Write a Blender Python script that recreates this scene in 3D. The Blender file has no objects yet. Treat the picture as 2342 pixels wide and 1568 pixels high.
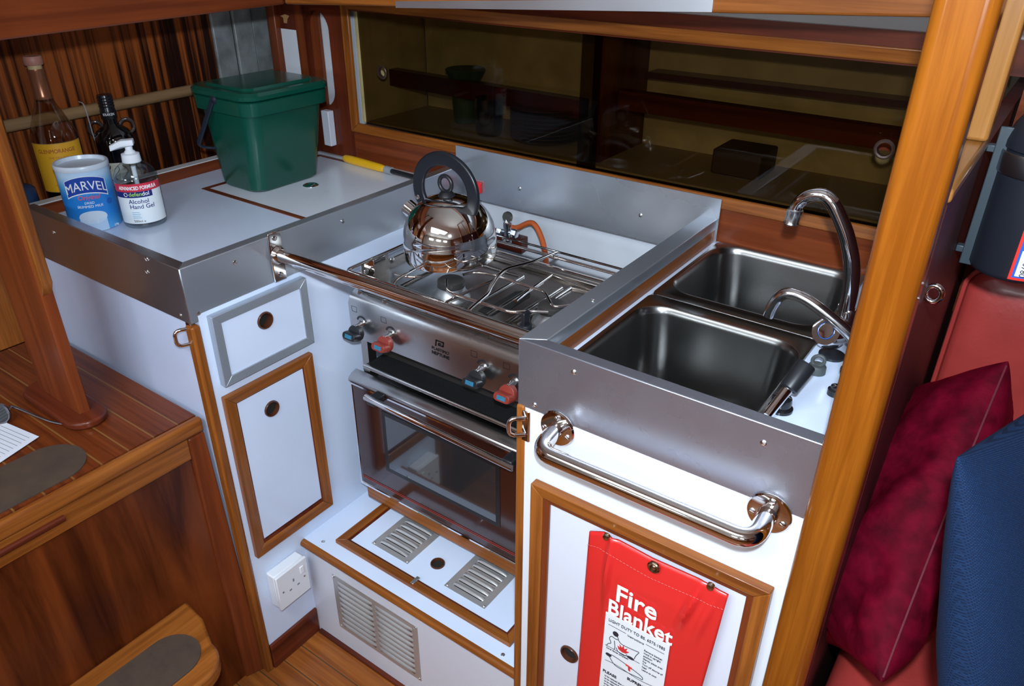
import bpy, bmesh, math, random
from mathutils import Vector, Matrix
random.seed(7)
V = Vector
PI = math.pi
SC = bpy.context.scene
COL = SC.collection
# ------------------------------------------------------------------ camera
CR = ((0.81303989, 0.28819812, -0.50587348), (0.58217819, -0.39365154, 0.71141199), (0.00588972, -0.87291484, -0.48783706))
FPX = 1755.08
CAM = V((0, 0, 1.45))
cam = bpy.data.objects.new('camera', bpy.data.cameras.new('camera'))
COL.objects.link(cam)
cam.data.sensor_width = 36.0
cam.data.lens = 36.0 * FPX / 2342
cam.data.clip_start = 0.02
rm = Matrix([[CR[i][0], -CR[i][1], -CR[i][2]] for i in range(3)])
cam.matrix_world = Matrix.Translation(CAM) @ rm.to_4x4()
SC.camera = cam


def P(u, v, ax, val):
    """where the sight line of a photo pixel meets the plane <ax> = val"""
    d = V((CR[i][0] * (u - 1171) + CR[i][1] * (v - 784) + CR[i][2] * FPX for i in range(3)))
    k = 'xyz'.index(ax)
    return CAM + d * ((val - CAM[k]) / d[k])


# ------------------------------------------------------------------ light
SC.view_settings.view_transform = 'Standard'
SC.view_settings.look = 'None'
SC.view_settings.gamma = 1
SC.view_settings.use_curve_mapping = False
SC.view_settings.exposure = 0.0
w = bpy.data.worlds.new('daylight')
SC.world = w
w.use_nodes = True
w.node_tree.nodes['Background'].inputs[0].default_value = (0.75, 0.88, 1, 1)
w.node_tree.nodes['Background'].inputs[1].default_value = 0.6
fl = bpy.data.lights.new('camera_flash', 'SPOT')
fl.energy = 80
fl.color = (0.76, 0.875, 1.0)
fl.shadow_soft_size = 0.018
fl.spot_size = math.radians(165)
fl.spot_blend = 1.0
flo = bpy.data.objects.new('camera_flash', fl)
COL.objects.link(flo)
flo.location = (0.005, 0.0, 1.553)
flo.rotation_euler = (V((-0.42, 1.0, 0.88)) - flo.location).to_track_quat('-Z', 'Y').to_euler()
cl = bpy.data.lights.new('companionway_daylight', 'AREA')
cl.energy = 9
cl.size = 0.7
cl.color = (0.85, 0.93, 1.0)
clo = bpy.data.objects.new('companionway_daylight', cl)
COL.objects.link(clo)
clo.location = (-0.9, -0.5, 1.92)

# ------------------------------------------------------------------ materials
MATS = {}


def nmat(name):
    m = bpy.data.materials.new(name)
    m.use_nodes = True
    nt = m.node_tree
    b = nt.nodes['Principled BSDF']
    return m, nt, b


def plain(name, col, rough=0.5, metal=0.0, spec=0.5, coat=0.0, bump=0.0, bscale=200, emit=None, sheen=0, var=0.0, vscale=8):
    if name in MATS:
        return MATS[name]
    m, nt, b = nmat(name)
    b.inputs['Base Color'].default_value = (*col, 1)
    b.inputs['Roughness'].default_value = rough
    b.inputs['Metallic'].default_value = metal
    b.inputs['Specular IOR Level'].default_value = spec
    b.inputs['Coat Weight'].default_value = coat
    b.inputs['Coat Roughness'].default_value = 0.08
    if sheen:
        b.inputs['Sheen Weight'].default_value = sheen
        b.inputs['Sheen Roughness'].default_value = 0.35
        b.inputs['Sheen Tint'].default_value = (min(1, col[0] * 4 + .2), col[1] * 3, col[2] * 3, 1)
    if emit:
        b.inputs['Emission Color'].default_value = (*emit[:3], 1)
        b.inputs['Emission Strength'].default_value = emit[3]
    if bump or var:
        tc = nt.nodes.new('ShaderNodeTexCoord')
        if bump:
            n = nt.nodes.new('ShaderNodeTexNoise')
            n.inputs['Scale'].default_value = bscale
            n.inputs['Detail'].default_value = 4
            nt.links.new(tc.outputs['Object'], n.inputs['Vector'])
            bp = nt.nodes.new('ShaderNodeBump')
            bp.inputs['Strength'].default_value = bump
            bp.inputs['Distance'].default_value = 0.001
            nt.links.new(n.outputs['Fac'], bp.inputs['Height'])
            nt.links.new(bp.outputs['Normal'], b.inputs['Normal'])
        if var:
            n2 = nt.nodes.new('ShaderNodeTexNoise')
            n2.inputs['Scale'].default_value = vscale
            n2.inputs['Detail'].default_value = 5
            nt.links.new(tc.outputs['Object'], n2.inputs['Vector'])
            r = nt.nodes.new('ShaderNodeValToRGB')
            r.color_ramp.elements[0].position = .3
            r.color_ramp.elements[1].position = .75
            r.color_ramp.elements[0].color = (*[c * (1 - var) for c in col], 1)
            r.color_ramp.elements[1].color = (*[min(1, c * (1 + var * .6)) for c in col], 1)
            nt.links.new(n2.outputs['Fac'], r.inputs[0])
            nt.links.new(r.outputs[0], b.inputs['Base Color'])
    MATS[name] = m
    return m


def wood(kind, axis):
    """varnished wood; the grain runs along <axis>"""
    key = f'{kind}_{axis}'
    if key in MATS:
        return MATS[key]
    spec = {
        'teak': ((0.16, 0.044, 0.007), (0.30, 0.096, 0.017), 0.30, 1.6),
        'post': ((0.155, 0.040, 0.003), (0.235, 0.070, 0.006), 0.20, 1.8),
        'honey': ((0.24, 0.10, 0.022), (0.35, 0.155, 0.040), 0.30, 1.5),
        'mahogany': ((0.055, 0.009, 0.004), (0.15, 0.028, 0.010), 0.28, 0.55),
        'redwood': ((0.110, 0.023, 0.008), (0.205, 0.045, 0.012), 0.28, 0.8),
        'bulkhead': ((0.045, 0.008, 0.008), (0.085, 0.014, 0.012), 0.5, 0.8),
        'figured': ((0.036, 0.006, 0.002), (0.16, 0.034, 0.007), 0.28, 0.18),
        'zebrano': ((0.016, 0.004, 0.002), (0.30, 0.072, 0.013), 0.42, 0.8),
        'sole': ((0.20, 0.055, 0.012), (0.36, 0.115, 0.022), 0.28, 1.5),
        'step': ((0.085, 0.017, 0.005), (0.160, 0.035, 0.008), 0.26, 1.5),
        'pale': ((0.20, 0.11, 0.05), (0.32, 0.19, 0.09), 0.5, 1.0),
    }[kind]
    c1, c2, rough, sc = spec
    m, nt, b = nmat(key)
    tc = nt.nodes.new('ShaderNodeTexCoord')
    mp = nt.nodes.new('ShaderNodeMapping')
    s = [60 * sc, 60 * sc, 60 * sc]
    s['xyz'.index(axis)] = 2.2 * sc
    if kind == 'figured':
        s = [9, 14, 1.6]
        mp.inputs['Rotation'].default_value = (0.10, 0, 0)
    if kind == 'zebrano':
        s = [60, 75, 1.1]
    mp.inputs['Scale'].default_value = s
    nt.links.new(tc.outputs['Object'], mp.inputs['Vector'])
    n = nt.nodes.new('ShaderNodeTexNoise')
    n.inputs['Scale'].default_value = 1.0
    n.inputs['Detail'].default_value = 6
    n.inputs['Roughness'].default_value = 0.62
    n.inputs['Distortion'].default_value = 0.9 if kind in ('figured',) else 0.35
    nt.links.new(mp.outputs[0], n.inputs['Vector'])
    n2 = nt.nodes.new('ShaderNodeTexNoise')
    n2.inputs['Scale'].default_value = 3.0
    nt.links.new(tc.outputs['Object'], n2.inputs['Vector'])
    mx = nt.nodes.new('ShaderNodeMath')
    mx.operation = 'MULTIPLY_ADD'
    mx.inputs[1].default_value = 0.35
    nt.links.new(n2.outputs['Fac'], mx.inputs[0])
    ad = nt.nodes.new('ShaderNodeMath')
    ad.operation = 'SUBTRACT'
    ad.inputs[1].default_value = 0.17
    nt.links.new(n.outputs['Fac'], ad.inputs[0])
    nt.links.new(ad.outputs[0], mx.inputs[2])
    r = nt.nodes.new('ShaderNodeValToRGB')
    r.color_ramp.elements[0].position = 0.36 if kind != 'zebrano' else 0.42
    r.color_ramp.elements[1].position = 0.66 if kind != 'zebrano' else 0.62
    r.color_ramp.elements[0].color = (*c1, 1)
    r.color_ramp.elements[1].color = (*c2, 1)
    nt.links.new(mx.outputs[0], r.inputs[0])
    nt.links.new(r.outputs[0], b.inputs['Base Color'])
    b.inputs['Roughness'].default_value = rough
    b.inputs['Specular IOR Level'].default_value = 0.22
    b.inputs['Coat Weight'].default_value = 0.14 if kind not in ('pale', 'zebrano', 'bulkhead') else 0.03
    b.inputs['Coat Roughness'].default_value = 0.12
    bp = nt.nodes.new('ShaderNodeBump')
    bp.inputs['Strength'].default_value = 0.12
    bp.inputs['Distance'].default_value = 0.001
    nt.links.new(n.outputs['Fac'], bp.inputs['Height'])
    nt.links.new(bp.outputs['Normal'], b.inputs['Normal'])
    MATS[key] = m
    return m


def planked(key, kind, axis, across, pitch, off, seam=(0.30, 0.16, 0.05), sw=0.0035):
    """boards along <axis> with caulked seams every <pitch> across"""
    if key in MATS:
        return MATS[key]
    m = wood(kind, axis).copy()
    m.name = key
    nt = m.node_tree
    b = nt.nodes['Principled BSDF']
    src = b.inputs['Base Color'].links[0].from_socket
    tc = nt.nodes.new('ShaderNodeTexCoord')
    sp = nt.nodes.new('ShaderNodeSeparateXYZ')
    nt.links.new(tc.outputs['Object'], sp.inputs[0])
    a = nt.nodes.new('ShaderNodeMath'); a.operation = 'SUBTRACT'; a.inputs[1].default_value = off
    nt.links.new(sp.outputs['XYZ'.index(across.upper())], a.inputs[0])
    d = nt.nodes.new('ShaderNodeMath'); d.operation = 'PINGPONG'; d.inputs[1].default_value = pitch / 2
    nt.links.new(a.outputs[0], d.inputs[0])
    c = nt.nodes.new('ShaderNodeMath'); c.operation = 'LESS_THAN'; c.inputs[1].default_value = sw / 2
    nt.links.new(d.outputs[0], c.inputs[0])
    mix = nt.nodes.new('ShaderNodeMix'); mix.data_type = 'RGBA'
    nt.links.new(c.outputs[0], mix.inputs[0])
    nt.links.new(src, mix.inputs[6])
    mix.inputs[7].default_value = (*seam, 1)
    nt.links.new(mix.outputs[2], b.inputs['Base Color'])
    MATS[key] = m
    return m


def brushed(name, col, rough, axis=None, var=0.1, metal=1.0, scale=5):
    """metal whose gloss varies with wear, optionally brushed along an axis"""
    if name in MATS:
        return MATS[name]
    m, nt, b = nmat(name)
    b.inputs['Base Color'].default_value = (*col, 1)
    b.inputs['Metallic'].default_value = metal
    tc = nt.nodes.new('ShaderNodeTexCoord')
    n = nt.nodes.new('ShaderNodeTexNoise')
    n.inputs['Scale'].default_value = scale
    n.inputs['Detail'].default_value = 2
    n.inputs['Roughness'].default_value = .5
    nt.links.new(tc.outputs['Object'], n.inputs['Vector'])
    mr = nt.nodes.new('ShaderNodeMapRange')
    mr.inputs[1].default_value = .1
    mr.inputs[2].default_value = .9
    mr.inputs[3].default_value = max(.02, rough - var)
    mr.inputs[4].default_value = rough + var
    nt.links.new(n.outputs['Fac'], mr.inputs[0])
    nt.links.new(mr.outputs[0], b.inputs['Roughness'])
    if axis == 'never':
        mp = nt.nodes.new('ShaderNodeMapping')
        s = [900, 900, 900]
        s['xyz'.index(axis)] = 12
        mp.inputs['Scale'].default_value = s
        nt.links.new(tc.outputs['Object'], mp.inputs['Vector'])
        n2 = nt.nodes.new('ShaderNodeTexNoise')
        n2.inputs['Scale'].default_value = 1
        nt.links.new(mp.outputs[0], n2.inputs['Vector'])
        bp = nt.nodes.new('ShaderNodeBump')
        bp.inputs['Strength'].default_value = 0.03
        bp.inputs['Distance'].default_value = 0.0006
        nt.links.new(n2.outputs['Fac'], bp.inputs['Height'])
        nt.links.new(bp.outputs['Normal'], b.inputs['Normal'])
    MATS[name] = m
    return m


def clear(name, tint, refl=0.06, rough=0.02):
    """thin transparent sheet: tinted see-through plus a mirror share that grows at grazing angles"""
    if name in MATS:
        return MATS[name]
    m = bpy.data.materials.new(name)
    m.use_nodes = True
    nt = m.node_tree
    nt.nodes.remove(nt.nodes['Principled BSDF'])
    out = nt.nodes['Material Output']
    t = nt.nodes.new('ShaderNodeBsdfTransparent')
    t.inputs[0].default_value = (*tint, 1)
    g = nt.nodes.new('ShaderNodeBsdfGlossy')
    g.inputs['Roughness'].default_value = rough
    fr = nt.nodes.new('ShaderNodeFresnel')
    geo = nt.nodes.new('ShaderNodeNewGeometry')
    io = nt.nodes.new('ShaderNodeMath')
    io.operation = 'MULTIPLY_ADD'
    io.inputs[1].default_value = 1 / 1.45 - 1.45
    io.inputs[2].default_value = 1.45
    nt.links.new(geo.outputs['Backfacing'], io.inputs[0])
    nt.links.new(io.outputs[0], fr.inputs[0])
    ad = nt.nodes.new('ShaderNodeMath')
    ad.operation = 'ADD'
    ad.use_clamp = True
    ad.inputs[1].default_value = refl - 0.04
    nt.links.new(fr.outputs[0], ad.inputs[0])
    mx = nt.nodes.new('ShaderNodeMixShader')
    nt.links.new(ad.outputs[0], mx.inputs[0])
    nt.links.new(t.outputs[0], mx.inputs[1])
    nt.links.new(g.outputs[0], mx.inputs[2])
    nt.links.new(mx.outputs[0], out.inputs[0])
    MATS[name] = m
    return m


def weave(name, c1, c2, scale):
    if name in MATS:
        return MATS[name]
    m, nt, b = nmat(name)
    tc = nt.nodes.new('ShaderNodeTexCoord')
    mp = nt.nodes.new('ShaderNodeMapping')
    mp.inputs['Scale'].default_value = (scale, scale, scale)
    nt.links.new(tc.outputs['UV'], mp.inputs['Vector'])
    ch = nt.nodes.new('ShaderNodeTexBrick')
    ch.inputs['Scale'].default_value = 1.0
    ch.inputs['Color1'].default_value = (*c1, 1)
    ch.inputs['Color2'].default_value = (*[(x + y) / 2 for x, y in zip(c1, c2)], 1)
    ch.inputs['Mortar'].default_value = (*c2, 1)
    ch.inputs['Mortar Size'].default_value = 0.10
    ch.inputs['Brick Width'].default_value = 0.62
    ch.inputs['Row Height'].default_value = 0.46
    nt.links.new(mp.outputs[0], ch.inputs['Vector'])
    nt.links.new(ch.outputs['Color'], b.inputs['Base Color'])
    b.inputs['Roughness'].default_value = 0.85
    b.inputs['Specular IOR Level'].default_value = 0.2
    bp = nt.nodes.new('ShaderNodeBump')
    bp.invert = True
    bp.inputs['Strength'].default_value = 0.7
    bp.inputs['Distance'].default_value = 0.002
    nt.links.new(ch.outputs['Fac'], bp.inputs['Height'])
    nt.links.new(bp.outputs['Normal'], b.inputs['Normal'])
    MATS[name] = m
    return m


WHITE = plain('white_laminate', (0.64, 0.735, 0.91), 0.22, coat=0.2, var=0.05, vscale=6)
PAINT = plain('white_paint', (0.66, 0.69, 0.74), 0.45, var=0.08, vscale=10, bump=.15, bscale=60)
ALU = brushed('aluminium', (0.47, 0.51, 0.57), 0.33, 'y', 0.05, 0.82)
ALUX = brushed('aluminium_along_x', (0.44, 0.46, 0.50), 0.24, 'x', 0.05, 0.93)
STEEL = brushed('brushed_steel', (0.52, 0.51, 0.50), 0.27, 'x', 0.05)
HOB = brushed('hob_steel', (0.42, 0.39, 0.36), 0.24, None, 0.08)
SINK = brushed('sink_steel', (0.29, 0.29, 0.285), 0.23, None, 0.04)
CHROME = brushed('chrome', (0.86, 0.87, 0.89), 0.06, None, 0.03)
POLISH = brushed('polished_steel', (0.74, 0.71, 0.69), 0.07, None, 0.03)
BLACK = plain('black_plastic', (0.012, 0.013, 0.016), 0.38)
DARK = plain('dark_recess', (0.012, 0.008, 0.006), 0.8)
SCREW = brushed('screw_steel', (0.7, 0.7, 0.7), 0.2, None, .05)

# ------------------------------------------------------------------ geometry helpers
class FR:
    """local frame: u, v in the face, n out of it"""
    def __init__(s, o, u, v, n):
        s.o, s.u, s.v, s.n = V(o), V(u).normalized(), V(v).normalized(), V(n).normalized()

    def __call__(s, a, b, c=0.0):
        return s.o + s.u * a + s.v * b + s.n * c


W0 = FR((0, 0, 0), (1, 0, 0), (0, 1, 0), (0, 0, 1))


def FX(x):   # faces +x; local (y, z, out)
    return FR((x, 0, 0), (0, 1, 0), (0, 0, 1), (1, 0, 0))


def FY(y):   # faces -y; local (x, z, out)
    return FR((0, y, 0), (1, 0, 0), (0, 0, 1), (0, -1, 0))


def thing(name, loc, label, cat, group=None, kind=None):
    o = bpy.data.objects.new(name, None)
    o.empty_display_size = 0.02
    COL.objects.link(o)
    o.location = loc
    tag(o, label, cat, group, kind)
    return o


def tag(o, label=None, cat=None, group=None, kind=None):
    if label: o['label'] = label
    if cat: o['category'] = cat
    if group: o['group'] = group
    if kind: o['kind'] = kind
    return o


def mk(name, bm, mats, parent=None, bevel=0.0, smooth=True, label=None, subsurf=0, solid=0, seg=2, recalc=True):
    if recalc:
        bmesh.ops.recalc_face_normals(bm, faces=bm.faces)
    me = bpy.data.meshes.new(name)
    bm.to_mesh(me)
    bm.free()
    for m in (mats if isinstance(mats, (list, tuple)) else [mats]):
        me.materials.append(m)
    if smooth:
        for p in me.polygons:
            p.use_smooth = True
        me.set_sharp_from_angle(angle=math.radians(38))
    o = bpy.data.objects.new(name, me)
    COL.objects.link(o)
    if parent is not None:
        o.parent = parent
        o.matrix_parent_inverse = Matrix.Translation(-parent.location)
    if solid:
        md = o.modifiers.new('thickness', 'SOLIDIFY')
        md.thickness = solid
        md.offset = 0
    if bevel:
        md = o.modifiers.new('edge', 'BEVEL')
        md.width = bevel
        md.segments = seg
        md.limit_method = 'ANGLE'
        md.angle_limit = math.radians(40)
    if subsurf:
        md = o.modifiers.new('smooth', 'SUBSURF')
        md.levels = subsurf
        md.render_levels = subsurf
    if label:
        o['label'] = label
    return o


def NB():
    return bmesh.new()


def box(bm, F, lo, hi, mi=0):
    vs = [bm.verts.new(F(a, b, c)) for a in (lo[0], hi[0]) for b in (lo[1], hi[1]) for c in (lo[2], hi[2])]
    for q in ((0, 1, 3, 2), (4, 6, 7, 5), (0, 4, 5, 1), (2, 3, 7, 6), (0, 2, 6, 4), (1, 5, 7, 3)):
        f = bm.faces.new([vs[i] for i in q])
        f.material_index = mi
    return bm


def wbox(lo, hi):
    return box(NB(), W0, lo, hi)


def hexa(bm, a, b, mi=0):
    """solid between two quads a, b (each 4 points, same order)"""
    va = [bm.verts.new(p) for p in a]
    vb = [bm.verts.new(p) for p in b]
    n = len(a)
    bm.faces.new(va[::-1]).material_index = mi
    bm.faces.new(vb).material_index = mi
    for i in range(n):
        bm.faces.new([va[i], va[(i + 1) % n], vb[(i + 1) % n], vb[i]]).material_index = mi
    return bm


def prism(bm, F, pts, c0, c1, mi=0):
    return hexa(bm, [F(a, b, c0) for a, b in pts], [F(a, b, c1) for a, b in pts], mi)


def frame(bm, F, u0, u1, v0, v1, w, c0, c1, slope=0.0):
    """mitred rectangular frame; horizontals material 0, verticals material 1"""
    o = [(u0, v0), (u1, v0), (u1, v1), (u0, v1)]
    i = [(u0 + w, v0 + w), (u1 - w, v0 + w), (u1 - w, v1 - w), (u0 + w, v1 - w)]
    for k in range(4):
        k2 = (k + 1) % 4
        q = [o[k], o[k2], i[k2], i[k]]
        cs = (c1, c1, c1 - slope, c1 - slope)
        hexa(bm, [F(a, b, c0) for a, b in q], [F(a, b, c) for (a, b), c in zip(q, cs)], k % 2)
    return bm


def circ(cu, cv, r, n=24, ph=0):
    return [(cu + r * math.cos(2 * PI * k / n + ph), cv + r * math.sin(2 * PI * k / n + ph)) for k in range(n)]


def rrect(cu, cv, w, h, r, n=6):
    pts = []
    for (sx, sy, a0) in ((1, 1, 0), (-1, 1, PI / 2), (-1, -1, PI), (1, -1, 1.5 * PI)):
        for k in range(n + 1):
            a = a0 + PI / 2 * k / n
            pts.append((cu + sx * (w / 2 - r) + r * math.cos(a), cv + sy * (h / 2 - r) + r * math.sin(a)))
    return pts


def loft(bm, loops, cap0=True, cap1=True, mi=0, close=True):
    rows = [[bm.verts.new(p) for p in L] for L in loops]
    n = len(rows[0])
    for a, b in zip(rows, rows[1:]):
        for k in range(n if close else n - 1):
            bm.faces.new([a[k], a[(k + 1) % n], b[(k + 1) % n], b[k]]).material_index = mi
    if cap0: bm.faces.new(rows[0][::-1]).material_index = mi
    if cap1: bm.faces.new(rows[-1]).material_index = mi
    return rows


def lathe(bm, F, prof, n=40, mi=0, cap0=True, cap1=True, sx=1.0):
    """prof: (radius, height along n)"""
    loops = []
    for r, h in prof:
        r = max(r, 1e-5)
        loops.append([F(sx * r * math.cos(2 * PI * k / n), r * math.sin(2 * PI * k / n), h) for k in range(n)])
    loft(bm, loops, cap0, cap1, mi)
    return bm


def smoothpath(pts, n=8, closed=False):
    pts = [V(p) for p in pts]
    out = []
    N = len(pts)
    rng = range(N if closed else N - 1)
    for i in rng:
        p0 = pts[(i - 1) % N] if (closed or i > 0) else pts[i] * 2 - pts[i + 1]
        p1, p2 = pts[i], pts[(i + 1) % N]
        p3 = pts[(i + 2) % N] if (closed or i + 2 < N) else p2 * 2 - p1
        for k in range(n):
            t = k / n
            out.append(0.5 * ((2 * p1) + (p2 - p0) * t + (2 * p0 - 5 * p1 + 4 * p2 - p3) * t * t + (3 * p1 - p0 - 3 * p2 + p3) * t ** 3))
    if not closed:
        out.append(pts[-1])
    return out


def tube(bm, pts, r, n=12, closed=False, mi=0, rfun=None, prof=None):
    pts = [V(p) for p in pts]
    N = len(pts)
    T = []
    for i in range(N):
        a = pts[(i - 1) % N] if (closed or i > 0) else pts[i]
        b = pts[(i + 1) % N] if (closed or i < N - 1) else pts[i]
        T.append((b - a).normalized())
    up = V((0, 0, 1)) if abs(T[0].z) < .9 else V((1, 0, 0))
    x = T[0].cross(up).normalized()
    rows = []
    for i in range(N):
        x = (x - T[i] * x.dot(T[i])).normalized()
        y = T[i].cross(x)
        rr = rfun(i / (N - 1)) if rfun else r
        if prof:
            rows.append([bm.verts.new(pts[i] + x * a + y * b) for a, b in prof])
        else:
            rows.append([bm.verts.new(pts[i] + (x * math.cos(2 * PI * k / n) + y * math.sin(2 * PI * k / n)) * rr) for k in range(n)])
    n = len(rows[0])
    for i in range(N if closed else N - 1):
        a, b = rows[i], rows[(i + 1) % N]
        for k in range(n):
            bm.faces.new([a[k], a[(k + 1) % n], b[(k + 1) % n], b[k]]).material_index = mi
    if not closed:
        bm.faces.new(rows[0][::-1]).material_index = mi
        bm.faces.new(rows[-1]).material_index = mi
    return bm


def fillet(pts, r, n=6):
    """polyline with rounded corners"""
    pts = [V(p) for p in pts]
    out = [pts[0]]
    for i in range(1, len(pts) - 1):
        a, b, c = pts[i - 1], pts[i], pts[i + 1]
        da, dc = (a - b).normalized(), (c - b).normalized()
        rr = min(r, (a - b).length * .49, (c - b).length * .49)
        for k in range(n + 1):
            t = k / n
            out.append((b + da * rr) * (1 - t) ** 2 + b * 2 * t * (1 - t) + (b + dc * rr) * t * t)
    out.append(pts[-1])
    return out


def holed(bm, F, u0, u1, v0, v1, hole, c0, c1, mi=0):
    """plate with a hole (points counter-clockwise)"""
    cu = sum(p[0] for p in hole) / len(hole)
    cv = sum(p[1] for p in hole) / len(hole)
    ang = [math.atan2(c[1] - cv, c[0] - cu) % (2 * PI) for c in ((u0, v0), (u1, v0), (u1, v1), (u0, v1))]
    pts = [(math.atan2(b - cv, a - cu) % (2 * PI), (a, b)) for a, b in hole]
    pts.sort()
    inner, outer = [], []
    for t, p in pts:
        dx, dy = math.cos(t), math.sin(t)
        ks = []
        if dx > 1e-9: ks.append((u1 - cu) / dx)
        if dx < -1e-9: ks.append((u0 - cu) / dx)
        if dy > 1e-9: ks.append((v1 - cv) / dy)
        if dy < -1e-9: ks.append((v0 - cv) / dy)
        k = min(ks)
        inner.append(p)
        outer.append((cu + dx * k, cv + dy * k))
    for ci, (ca) in enumerate(ang):   # snap the nearest outer point to each corner
        j = min(range(len(pts)), key=lambda q: abs((pts[q][0] - ca + PI) % (2 * PI) - PI))
        outer[j] = ((u0, v0), (u1, v0), (u1, v1), (u0, v1))[ci]
    n = len(inner)
    L = [[bm.verts.new(F(a, b, c)) for a, b in ring] for ring, c in ((inner, c0), (inner, c1), (outer, c1), (outer, c0))]
    for q in range(4):
        A, B = L[q], L[(q + 1) % 4]
        for k in range(n):
            bm.faces.new([A[k], A[(k + 1) % n], B[(k + 1) % n], B[k]]).material_index = mi
    return bm


def text(s, size, F, mat, parent, name='lettering', x=0.0, y=0.0, align='CENTER', depth=0.0003, bold=0.0, cyl=None, squeeze=1.0, arc=None, shear=0.0, label=None):
    """flat lettering as mesh on frame F, or wrapped round a cylinder: cyl = (centre xy, radius, middle angle, z)"""
    cu = bpy.data.curves.new(name, 'FONT')
    cu.body = s
    cu.size = size
    cu.align_x = align
    cu.extrude = depth
    cu.offset = bold * size
    cu.resolution_u = 3
    cu.shear = shear
    t = bpy.data.objects.new(name, cu)
    COL.objects.link(t)
    dg = bpy.context.evaluated_depsgraph_get()
    me = bpy.data.meshes.new_from_object(t.evaluated_get(dg))
    bpy.data.objects.remove(t)
    bpy.data.curves.remove(cu)
    for v in me.vertices:
        a, b, c = v.co.x * squeeze + x, v.co.y + y, v.co.z
        if arc:
            b += arc * (1 - (a / 0.03) ** 2)
        if cyl:
            (cx, cy), R, ph, z0 = cyl
            an = ph + a / R
            v.co = V((cx + (R + c + depth) * math.cos(an), cy + (R + c + depth) * math.sin(an), z0 + b))
        else:
            v.co = F(a, b, c + depth)
    me.materials.clear()
    me.materials.append(mat)
    o = bpy.data.objects.new(name, me)
    COL.objects.link(o)
    if parent is not None:
        o.parent = parent
        o.matrix_parent_inverse = Matrix.Translation(-parent.location)
    return o


def patch(bm, cyl, a0, a1, z0, z1, eps=0.0004, n=16, mi=0, top=None, bot=None):
    """label wrapped on a cylinder: arc lengths a0..a1 (metres from the middle), heights z0..z1 as functions"""
    (cx, cy), R, ph, zz = cyl
    rows = []
    for k in range(n + 1):
        a = a0 + (a1 - a0) * k / n
        an = ph + a / R
        t = top(a) if top else z1
        b = bot(a) if bot else z0
        d = V((math.cos(an), math.sin(an), 0))
        c = V((cx, cy, zz))
        rows.append([c + d * (R + eps) + V((0, 0, b)), c + d * (R + eps) + V((0, 0, t)), c + d * (R - .0005) + V((0, 0, t)), c + d * (R - .0005) + V((0, 0, b))])
    loft(bm, rows, True, True, mi)
    return bm


def screw(F, u, v, parent, r=0.004, c=0.0, name='screw'):
    bm = NB()
    G = FR(F(u, v, c), F.u, F.v, F.n)
    lathe(bm, G, [(r, -.0005), (r, .0008), (r * .6, .0018), (0, .0021)], 14)
    box(bm, FR(G.o, (F.u + F.v * random.uniform(-1, 1)), F.n.cross(F.u + F.v * .3), F.n), (-r * .7, -r * .12, .001), (r * .7, r * .12, .0024))
    return mk(name, bm, SCREW, parent)


def fingerhole(F, u, v, parent, r=0.0165, c=0.0, depth=0.02, name='finger_hole'):
    bm = NB()
    G = FR(F(u, v, c), F.u, F.v, F.n)
    lathe(bm, G, [(r, -.001), (r, .002), (r * .93, .0038), (r * .82, .003), (r * .78, 0), (r * .76, -depth)], 32, 0, False, False)
    lathe(bm, G, [(r * .77, -depth), (r * .77, -depth + .001)], 32, 1)
    return mk(name, bm, [plain('brown_bakelite', (0.07, 0.022, 0.010), 0.25), DARK], parent, label='round brown finger hole with a raised rim')


# ------------------------------------------------------------------ key planes
XL, YL = -1.09, 0.61       # left cabinet: right face, front face
XS, YS = -0.519, 0.745     # sink cabinet: left face, front face
YW = 1.36                  # locker wall
ZT = 0.95                  # top of the fiddles
ZC, ZD, ZF = 0.89, 0.903, -0.02

def struct(name, bm, m, **k):
    o = mk(name, bm, m, **k)
    o['kind'] = 'structure'
    return o

# ------------------------------------------------------------------ room shell
struct('floor', wbox((-2.4, -2.0, ZF - .03), (1.9, 1.9, ZF)), planked('sole_boards', 'sole', 'x', 'y', 0.050, .70, seam=(0.09, 0.045, 0.02), sw=.003))
struct('ceiling', wbox((-2.4, -2.0, 1.96), (1.9, 1.9, 2.0)), plain('headlining', (0.78, 0.76, 0.71), 0.6, emit=None))
struct('wall_aft', wbox((-2.44, -2.0, ZF), (-2.4, 1.9, 1.96)), wood('redwood', 'z'))
struct('wall_forward', wbox((1.9, -2.0, ZF), (1.94, 1.9, 1.96)), wood('redwood', 'z'))
struct('wall_hull', wbox((-2.4, 1.9, ZF), (1.9, 1.94, 1.96)), plain('hull_lining', (0.55, 0.56, 0.55), 0.5, var=.2))
ws = struct('wall_starboard', wbox((-2.4, -2.04, ZF), (1.9, -2.0, 1.96)), plain('headlining', (0.78, 0.76, 0.71), 0.6))
mk('wainscot', wbox((-2.4, -2.0, ZF), (1.9, -1.985, 0.50)), wood('teak', 'x'), ws)
LITE = plain('daylight_pane', (0.8, 0.9, 1), 0.3, emit=(0.82, 0.92, 1.0, 18.0))
for i, x0 in enumerate((-1.5, -0.5, 0.5)):
    wf = struct('window_%d' % (i + 1), frame(NB(), FR((0, -2.0, 0), (-1, 0, 0), (0, 0, 1), (0, 1, 0)), -x0 - .62, -x0, 1.40, 1.68, .03, 0, .02), wood('teak', 'x'))
    mk('window_pane', wbox((x0 + .03, -1.999, 1.43), (x0 + .59, -1.992, 1.65)), LITE, wf)

wf = struct('window_4', frame(NB(), FR((0, 0, 1.96), (1, 0, 0), (0, -1, 0), (0, 0, -1)), -.65, .0, .15, .70, .04, 0, .025), wood('teak', 'x'))  # added unseen ceiling hatch, glows to give the kettle a highlight
mk('window_pane', wbox((-.61, -.66, 1.950), (-.04, -.19, 1.957)), LITE, wf)
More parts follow.
